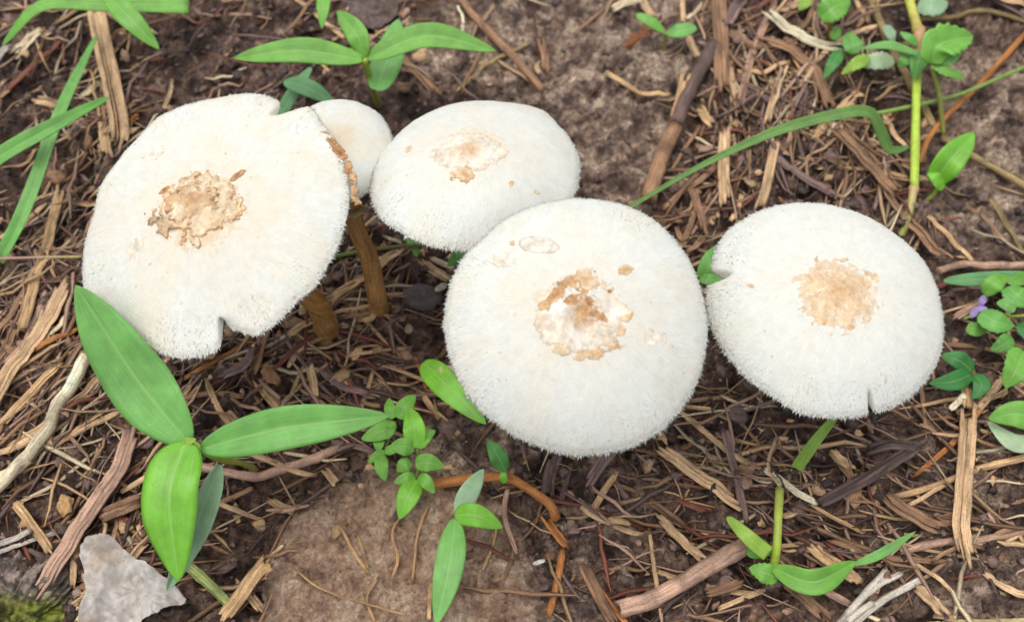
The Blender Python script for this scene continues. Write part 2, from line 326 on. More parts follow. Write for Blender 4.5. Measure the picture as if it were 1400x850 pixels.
def mushroom(centre, zc, normal, outline, H, mat, label, base, stem_pts, stem_r, stem_col, seed, bristles, warp=.05, sharp=(), patches=(), droop=.0):
    root = empty('mushroom', (base[0], base[1], 0), label, 'mushroom', 'white mushrooms growing from the litter')
    u, v, n = frame(normal); O = at(*centre, zc)
    th, rr = [], []
    for px, py in outline:
        d = ray(px, py); t = np.dot(O-cam_pos, n)/np.dot(d, n); q = cam_pos+d*t-O
        th.append(math.atan2(q@v, q@u)); rr.append(math.hypot(q@u, q@v))
    th = np.unwrap(np.array(th)); rr = np.array(rr)
    if th[-1] < th[0]: th = th[::-1]; rr = rr[::-1]
    order = np.argsort(np.mod(th, 2*np.pi)); tm = np.mod(th, 2*np.pi)[order]; rm = rr[order]
    NT = 640; A = np.linspace(0, 2*np.pi, NT, endpoint=False)
    Rt = np.interp(A, np.concatenate([tm-2*np.pi, tm, tm+2*np.pi]), np.tile(rm, 3))
    k = np.array([.2, .6, .2]); Rs = sum(np.roll(Rt, i-1)*k[i] for i in range(3)); Rt = Rs
    Rt = Rt+.035*(fbm(np.cos(A)*9+5, np.sin(A)*9+5, seed, 3))+.02*(rng.random(NT)-.5)
    Rm = Rt.mean(); Rsm = np.interp(A, A, sum(np.roll(Rt, i-30)/61 for i in range(61)))
    def top(a, rho):
        """height below the apex of the cap's upper side"""
        w_ = fbm(np.cos(a)*1.3+seed, np.sin(a)*1.3+2*rho, seed+3, 2)*warp*6*rho**2
        w_ = w_+fbm(np.cos(a)*7+seed, np.sin(a)*7+rho, seed+4, 2)*warp*1.1*rho**3
        return -H*(.72*rho**2+.28*rho**5)+.10*H*np.exp(-(rho/.16)**2)*.6-.06*sst(.95, 1, rho)+w_-.10*H*.6
    rings = np.concatenate([[0.0], np.linspace(.03, .9, 30), np.linspace(.915, 1, 9)])
    V, UV = [], []
    for rho in rings:
        rr_ = Rt*sst(.80, 1, rho)+Rsm*(1-sst(.80, 1, rho)) if rho < 1 else Rt
        x = np.cos(A)*rr_*rho; y = np.sin(A)*rr_*rho; V.append(np.stack([x, y, top(A, rho)], -1))
        UV.append(np.stack([np.cos(A), np.sin(A), np.full(NT, rho*Rm)], -1))
    ntop = len(rings)
    for rho, th_ in ((.985, .10), (.93, .17), (.80, .25), (.6, .36), (.3, .55), (.12, .75)):
        x = np.cos(A)*Rt*rho; y = np.sin(A)*Rt*rho; V.append(np.stack([x, y, top(A, rho)-th_], -1)); UV.append(np.stack([np.cos(A), np.sin(A), np.full(NT, rho*Rm)], -1))
    Vc = np.concatenate(V); F = grid_faces(len(V), NT, True)
    base_w = np.array([base[0], base[1], 0.0]); apex = O+n*H
    Mx = Matrix(((u[0], v[0], n[0]), (u[1], v[1], n[1]), (u[2], v[2], n[2]))).to_4x4(); Mx.translation = Vector((apex-base_w)*CM)
    def put(name, me, par=root):
        o = bpy.data.objects.new(name, me); C.objects.link(o); o.parent = par
        if par is root: o.matrix_local = Mx
        return o
    cap = put('cap', mesh('cap', Vc, F, mat, uv=np.concatenate(UV)))
    # gills: thin blades hanging from the underside
    gv, gf = [], []
    for g in range(110):
        a = 2*np.pi*g/110; i = int(a/(2*np.pi)*NT) % NT; r0 = .13 if g % 2 == 0 else .5
        for rho in np.linspace(r0, .965, 7):
            th_ = np.interp(rho, [.12, .3, .6, .8, .93, .985], [.75, .55, .36, .25, .17, .10]); zt = float(top(np.array([A[i]]), rho)[0])-th_+.02
            dep = .34*min(1, (1-rho)*7+.08)*min(1, (rho-r0)*8+.3)
            for side in (-.012, .012):
                gv.append((math.cos(a)*Rt[i]*rho-math.sin(a)*side, math.sin(a)*Rt[i]*rho+math.cos(a)*side, zt))
                gv.append((math.cos(a)*Rt[i]*rho-math.sin(a)*side*.4, math.sin(a)*Rt[i]*rho+math.cos(a)*side*.4, zt-dep))
        b0 = g*28
        for q in range(6):
            b = b0+q*4; gf += [[b, b+1, b+5, b+4], [b+2, b+6, b+7, b+3], [b+1, b+3, b+7, b+5]]
    put('gills', mesh('gills', gv, gf, M_white, col=hexc('d8cfae')))['kind'] = 'stuff'
    # the fine woolly scales of the cap, standing up towards the margin
    ne = 950; nb = bristles//5+ne; wd = rng.uniform(.006, .013, nb)[:, None]; wd[:ne] = rng.uniform(.016, .034, (ne, 1))
    a = rng.uniform(0, 2*np.pi, nb); rho = 1-.26*rng.random(nb)**1.7; rho[:ne] = rng.uniform(.972, .998, ne)
    Ra = np.interp(a, A, Rt, period=2*np.pi); zt = top(a, rho); dz = (top(a, np.minimum(rho+.01, 1))-top(a, rho-.01))/(.02*Ra)
    er = np.stack([np.cos(a), np.sin(a), np.clip(dz, -1.2, .5)], -1); er /= np.linalg.norm(er, axis=1)[:, None]
    et = np.stack([-np.sin(a), np.cos(a), 0*a], -1); en = np.cross(er, et)*-1; en = np.where(en[:, 2:3] < 0, -en, en)
    er = er+et*rng.normal(0, .14, (nb, 1)); p = np.stack([np.cos(a)*Ra*rho, np.sin(a)*Ra*rho, zt-.006], -1)
    ln = (.05+.06*rng.random(nb))*(.2+.9*sst(.55, 1, rho)); ln[:ne] = rng.uniform(.06, .17, ne)*(.65+.7*vnoise(np.cos(a[:ne])*14+9, np.sin(a[:ne])*14+9, seed)); lift = rng.uniform(.0, .22, nb)
    tip = p+(er*(1-lift*.3)[:, None]+en*lift[:, None])*ln[:, None]
    V4 = np.stack([p+et*wd, p-et*wd, p-er*wd+en*wd*.8+er*.3*ln[:, None], tip], 1).reshape(-1, 3)
    ii = (np.arange(nb)*4)[:, None]; F3 = np.concatenate([ii+[0, 2, 3], ii+[2, 1, 3], ii+[0, 3, 1], ii+[0, 1, 2]])
    put('bristles', mesh('bristles', V4, F3, M_fuzz, col=(.89, .90, .84), smooth=False), par=cap)['kind'] = 'stuff'
    # raised ragged scales (flakes)
    for (cx, cy, rx, ry, rot, cols, lift_, pseed, teeth) in patches:
        # centre given in photo pixels
        d = ray(cx, cy); t = np.dot(apex-cam_pos, n)/np.dot(d, n); q = cam_pos+d*t-apex; ox, oy = q@u, q@v
        # a sheet cut by 2-D noise, so its edge crumbles into teeth, holes and loose crumbs
        ext = 1.45; cell = max(.013, min(.022, rx/40)); gx = np.arange(-rx*ext, rx*ext, cell); gy = np.arange(-ry*ext, ry*ext, cell); GX, GY = np.meshgrid(gx, gy)
        f1, f2 = (1.6, 6.0) if rx > .5 else (4.0, 12.0)
        X_ = ox+GX*math.cos(rot)-GY*math.sin(rot); Y_ = oy+GX*math.sin(rot)+GY*math.cos(rot)
        dd = np.sqrt((GX/rx)**2+(GY/ry)**2); mk = 1-dd+teeth*1.5*fbm(X_*f1+pseed, Y_*f1, pseed, 3)+teeth*1.5*fbm(X_*f2+pseed, Y_*f2, pseed+1, 4)
        aa = np.arctan2(Y_, X_); rh = np.hypot(X_, Y_)/np.interp(np.mod(aa, 2*np.pi), A, Rsm, period=2*np.pi); zt = top(aa, rh)
        near = 1-sst(0, .22, mk); body = .30+1.1*fbm(X_*2.4+9, Y_*2.4, pseed, 4); curl = near*np.clip(.35+2.4*fbm(X_*2+3, Y_*2, pseed+7, 2), 0, 1.3)
        zz = np.where(mk > 0, zt+.008+lift_*np.clip(body*.7+curl*.5, .06, 1.5), zt-.03)
        cols = [np.array(c) for c in cols]; mix = np.clip(.5+2.2*fbm(X_*2.0+3, Y_*2.0, pseed+2, 5), 0, 1)[..., None]; e_ = (near*.75)[..., None]
        c = cols[0]*(1-mix)+cols[1]*mix; c = c*(1-e_)+cols[2]*e_; core = (np.exp(-(dd/.40)**2)*(np.clip(.5+2.6*fbm(X_*3.2, Y_*3.2, pseed+5, 4), 0, 1) if teeth > .25 else .9)*.85)[..., None]; c = c*(1-core)+cols[3]*core
        keep_v = (mk > 0).ravel(); FG = grid_faces(len(gy), len(gx)); FG = FG[keep_v[FG].any(axis=1)]
        if len(FG) == 0: continue
        used = np.unique(FG); remap = np.full(keep_v.size, -1); remap[used] = np.arange(len(used))
        fvv = np.stack([X_, Y_, zz], -1).reshape(-1, 3)[used]; fcc = c.reshape(-1, 3)[used]
        put('scale_patch' if rx > .5 else 'scale', mesh('scale', fvv, remap[FG], M_flake, col=fcc), par=cap)
    # stem
    SP = catmull([np.array(p, float) for p in stem_pts]+[apex-n*(.55+.1*H)], 26); T = np.linspace(0, 1, 26)
    rad = stem_r*(1.28-.38*T+.5*np.exp(-(T/.07)**2)); Vs, Fs, Us = tube(SP-base_w, rad, 20, rough=.02)
    so = bpy.data.objects.new('stem', mesh('stem', Vs, Fs, M_straw, col=stem_col, uv=Us*np.array([1, .5]))); C.objects.link(so); so.parent = root
    # ring round the stem
    P0 = SP[18]-base_w; Td = SP[19]-SP[17]; ru, rv, rn = frame(Td); B = np.linspace(0, 2*np.pi, 36, endpoint=False); rvv = []
    for q_, (r_, h_) in enumerate(((.95, .06), (1.5, .02), (1.95, -.08), (1.9, -.13), (1.4, -.05), (.95, -.02))):
        r1 = rad[18]*r_*(1+.06*np.sin(B*5+q_)); rvv.append(P0+np.outer(np.cos(B)*r1, ru)+np.outer(np.sin(B)*r1, rv)+np.outer(np.full(36, h_)+.03*np.sin(B*7), rn))
    ro = bpy.data.objects.new('ring', mesh('ring', np.concatenate(rvv), grid_faces(6, 36, True), M_stemw, col=hexc('c9b48c'))); C.objects.link(ro); ro.parent = so
    return cap, top, apex, (u, v, n), (A, Rt)

TAN = [hexc('ead8b8'), hexc('dcc09a'), hexc('cfa87e'), hexc('c29868')]
PALE = [hexc('efe8d8'), hexc('ecdfc8'), hexc('e4ceb0'), hexc('d0a470')]
PEACH = [hexc('ecd6b4'), hexc('e2c096'), hexc('d6ac7c'), hexc('d09a62')]
BRN = [hexc('dcb88c'), hexc('b98455'), hexc('c69a6c'), hexc('96602f')]
O_left = [(124,285),(131,255),(161,215),(185,188),(215,156),(252,139),(295,128),(339,122),(362,126),(379,134),(382,143),(375,157),(387,154),(405,148),(424,145),(441,168),(461,201),(475,248),(477,268),(475,283),(466,320),(448,360),(431,391),(407,411),(374,444),(350,458),(326,452),(304,433),(311,446),(301,471),(292,481),(248,490),(215,481),(190,462),(168,438),(141,413),(111,397),(107,360),(109,330),(116,305)]
O_back = [(506,262),(508,245),(515,221),(535,188),(562,164),(602,144),(652,135),(703,138),(746,151),(766,171),(785,198),(793,232),(784,265),(760,292),(715,318),(660,336),(635,338),(592,334),(548,315),(521,297)]
O_mid = [(613,395),(622,368),(636,346),(655,330),(688,300),(722,283),(760,272),(805,269),(850,277),(888,295),(920,322),(945,357),(961,400),(968,440),(965,482),(954,522),(934,556),(905,588),(870,608),(830,619),(790,622),(750,614),(710,598),(680,580),(650,555),(628,520),(612,480),(606,438)]
O_right = [(972,364),(974,370),(993,381),(970,388),(967,393),(966,421),(973,450),(994,485),(1017,512),(1058,542),(1091,562),(1131,570),(1189,565),(1184,539),(1197,563),(1232,550),(1266,522),(1286,488),(1293,455),(1290,421),(1279,381),(1259,344),(1225,314),(1192,295),(1150,280),(1105,274),(1060,279),(1025,292),(998,310),(982,330),(975,348)]
O_small = [(424,144),(440,137),(461,134),(488,138),(515,151),(532,175),(536,203),(526,235),(509,258),(487,270),(465,274),(440,267),(415,247),(403,215),(403,185),(410,160)]
m_left = cap_material('cap_skin_left', 1.3, hexc('e4c79c'), .75, hexc('c79c68'), .5, .50)
m_mid = cap_material('cap_skin_middle', 1.05, hexc('e6cba4'), .65, hexc('c89a64'), .6, .35)
m_back = cap_material('cap_skin_back', .95, hexc('ecd8b8'), .8, hexc('cf9c62'), .55, .3)
m_right = cap_material('cap_skin_right', 1.12, hexc('dfb98a'), .85, hexc('d3a873'), .8, .2)
m_small = cap_material('cap_skin_small', .5, hexc('e8d2ae'), .5, None, .4, .45)
def fl(cx, cy, r_, cols=PEACH, s=0): return (cx, cy, r_, r_*random.uniform(.5, .8), random.uniform(0, 3), cols, .035, 40+s+int(cx) % 97, .5)
capL = mushroom((293,306), 7.2, (-.15,-.10,.98), O_left, .95, m_left, 'far left white mushroom with a thick ragged tan flake and notched rim',
    at(448,452,0), [at(448,452,-.3), at(440,430,2), at(418,400,4.2)], .36, hexc('b4844c'), 3, 12000, .06,
    patches=[(268,278,1.28,1.08,-.15,TAN,.16,12,.46),(262,272,.8,.6,.3,[hexc('dcc09a'),hexc('cca57c'),hexc('b98e60'),hexc('c09468')],.2,71,.9),(318,285,.42,.25,1.2,TAN,.10,14,.5),(264,326,.26,.16,-.8,TAN,.1,15,.5),(322,238,.30,.10,.7,BRN,.09,16,.3),(222,258,.16,.12,.3,BRN,.08,17,.5),(223,300,.2,.14,.3,BRN,.08,18,.5),(452,186,.34,.14,-1.0,BRN,.05,19,1.3),(464,212,.36,.13,-1.2,BRN,.05,20,1.2),(470,238,.34,.10,-1.35,BRN,.05,21,1.3),(440,172,.3,.12,-.9,BRN,.04,22,1.5),(200,200,.3,.2,0,PALE,.02,23,1.2),(180,330,.4,.2,1,PALE,.02,24,1.2)])
capS = mushroom((468,205), 6.3, (.1,.12,.98), O_small, .8, m_small, 'smallest white mushroom, on a curved brown stem beside the far left cap',
    at(517,428,0), [at(517,428,-.3), at(516,408,1.0), at(505,355,3.0), at(484,300,4.6)], .30, hexc('b88850'), 5, 5000, .03, patches=[])
capB = mushroom((649,238), 6.7, (.03,.26,.96), O_back, 1.25, m_back, 'oval white mushroom tilted away behind the middle one, with a pale beige disc',
    at(672,402,0), [at(672,402,-.3), at(665,350,3)], .36, hexc('9c7146'), 8, 9000, .05,
    patches=[(640,203,1.12,.95,.1,PALE,.010,25,.24),(633,232,.34,.30,.3,PEACH,.05,26,.6),fl(742,250,.16),fl(735,238,.1),fl(700,237,.12),fl(558,188,.18)])
capM = mushroom((787,445), 8.3, (0,-.19,.98), O_mid, 1.45, m_mid, 'round white mushroom in the middle, its crown speckled with rusty brown scales',
    at(735,470,0), [at(735,470,-.3), at(745,460,3)], .40, hexc('9c7146'), 13, 14000, .035,
    patches=[(797,430,1.22,1.10,.2,[hexc('ece8dc'),hexc('ebddc4'),hexc('e2c8a4'),hexc('b07a46')],.016,33,.34),(780,385,.26,.16,0,BRN,.06,34,.7),(801,382,.30,.32,.2,PEACH,.07,35,.6),(762,400,.30,.18,.9,BRN,.06,36,.7),(745,413,.2,.14,.9,BRN,.05,37,.8),(857,364,.26,.16,.3,PEACH,.03,38,.45),(858,430,.2,.13,0,PEACH,.04,39,.8),(769,476,.24,.12,-.3,PEACH,.04,41,.7),(795,484,.24,.12,.3,PEACH,.04,42,.8),(817,480,.2,.12,.5,PEACH,.04,43,.8),(838,470,.16,.1,.5,PEACH,.04,44,.8),(850,450,.16,.1,1,PEACH,.04,45,.8),
    (737,325,.6,.3,-.3,[hexc('eee8dc'),hexc('e6dccc'),hexc('d8c4aa'),hexc('ead9c0')],.03,46,.3),(700,320,.12,.1,0,PEACH,.03,47,.7),(778,412,.14,.1,0,BRN,.05,48,.8),(797,398,.14,.1,0,BRN,.05,49,.8),(802,424,.22,.15,0,BRN,.05,50,.8),(824,433,.16,.06,-.5,BRN,.04,51,.8),(834,396,.1,.08,0,BRN,.04,52,.8),(786,410,.22,.14,.4,BRN,.025,53,1.3),(806,415,.26,.2,2.4,BRN,.03,55,1.2),(812,428,.3,.16,.2,BRN,.03,56,1.2),(797,432,.30,.26,0,[hexc('dcb88a'),hexc('cc9e6a'),hexc('e0c49c'),hexc('b07c48')],.012,57,1.0),(688,345,.3,.2,0,PALE,.02,58,1.2),(905,455,.3,.2,0,PALE,.02,59,1.2)])
capR = mushroom((1130,424), 6.9, (.0,-.04,1), O_right, 1.25, m_right, 'far right white mushroom, cap split at the left rim, soft tan central blotch',
    at(1010,470,0), [at(1030,480,-.3), at(1050,470,3)], .38, hexc('9c7146'), 17, 12000, .035,
    patches=[(1148,396,1.0,.92,.3,[hexc('e8d0ae'),hexc('dfbe96'),hexc('efe4d0'),hexc('d6ae80')],.003,61,.8),fl(1118,352,.12),fl(1156,352,.12),fl(1190,370,.12),fl(1190,388,.1),fl(1186,432,.12),fl(1130,437,.11),fl(1166,443,.1),fl(1115,425,.12),fl(1098,398,.1),fl(1031,379,.1),fl(1222,502,.08),fl(1120,430,.1)])

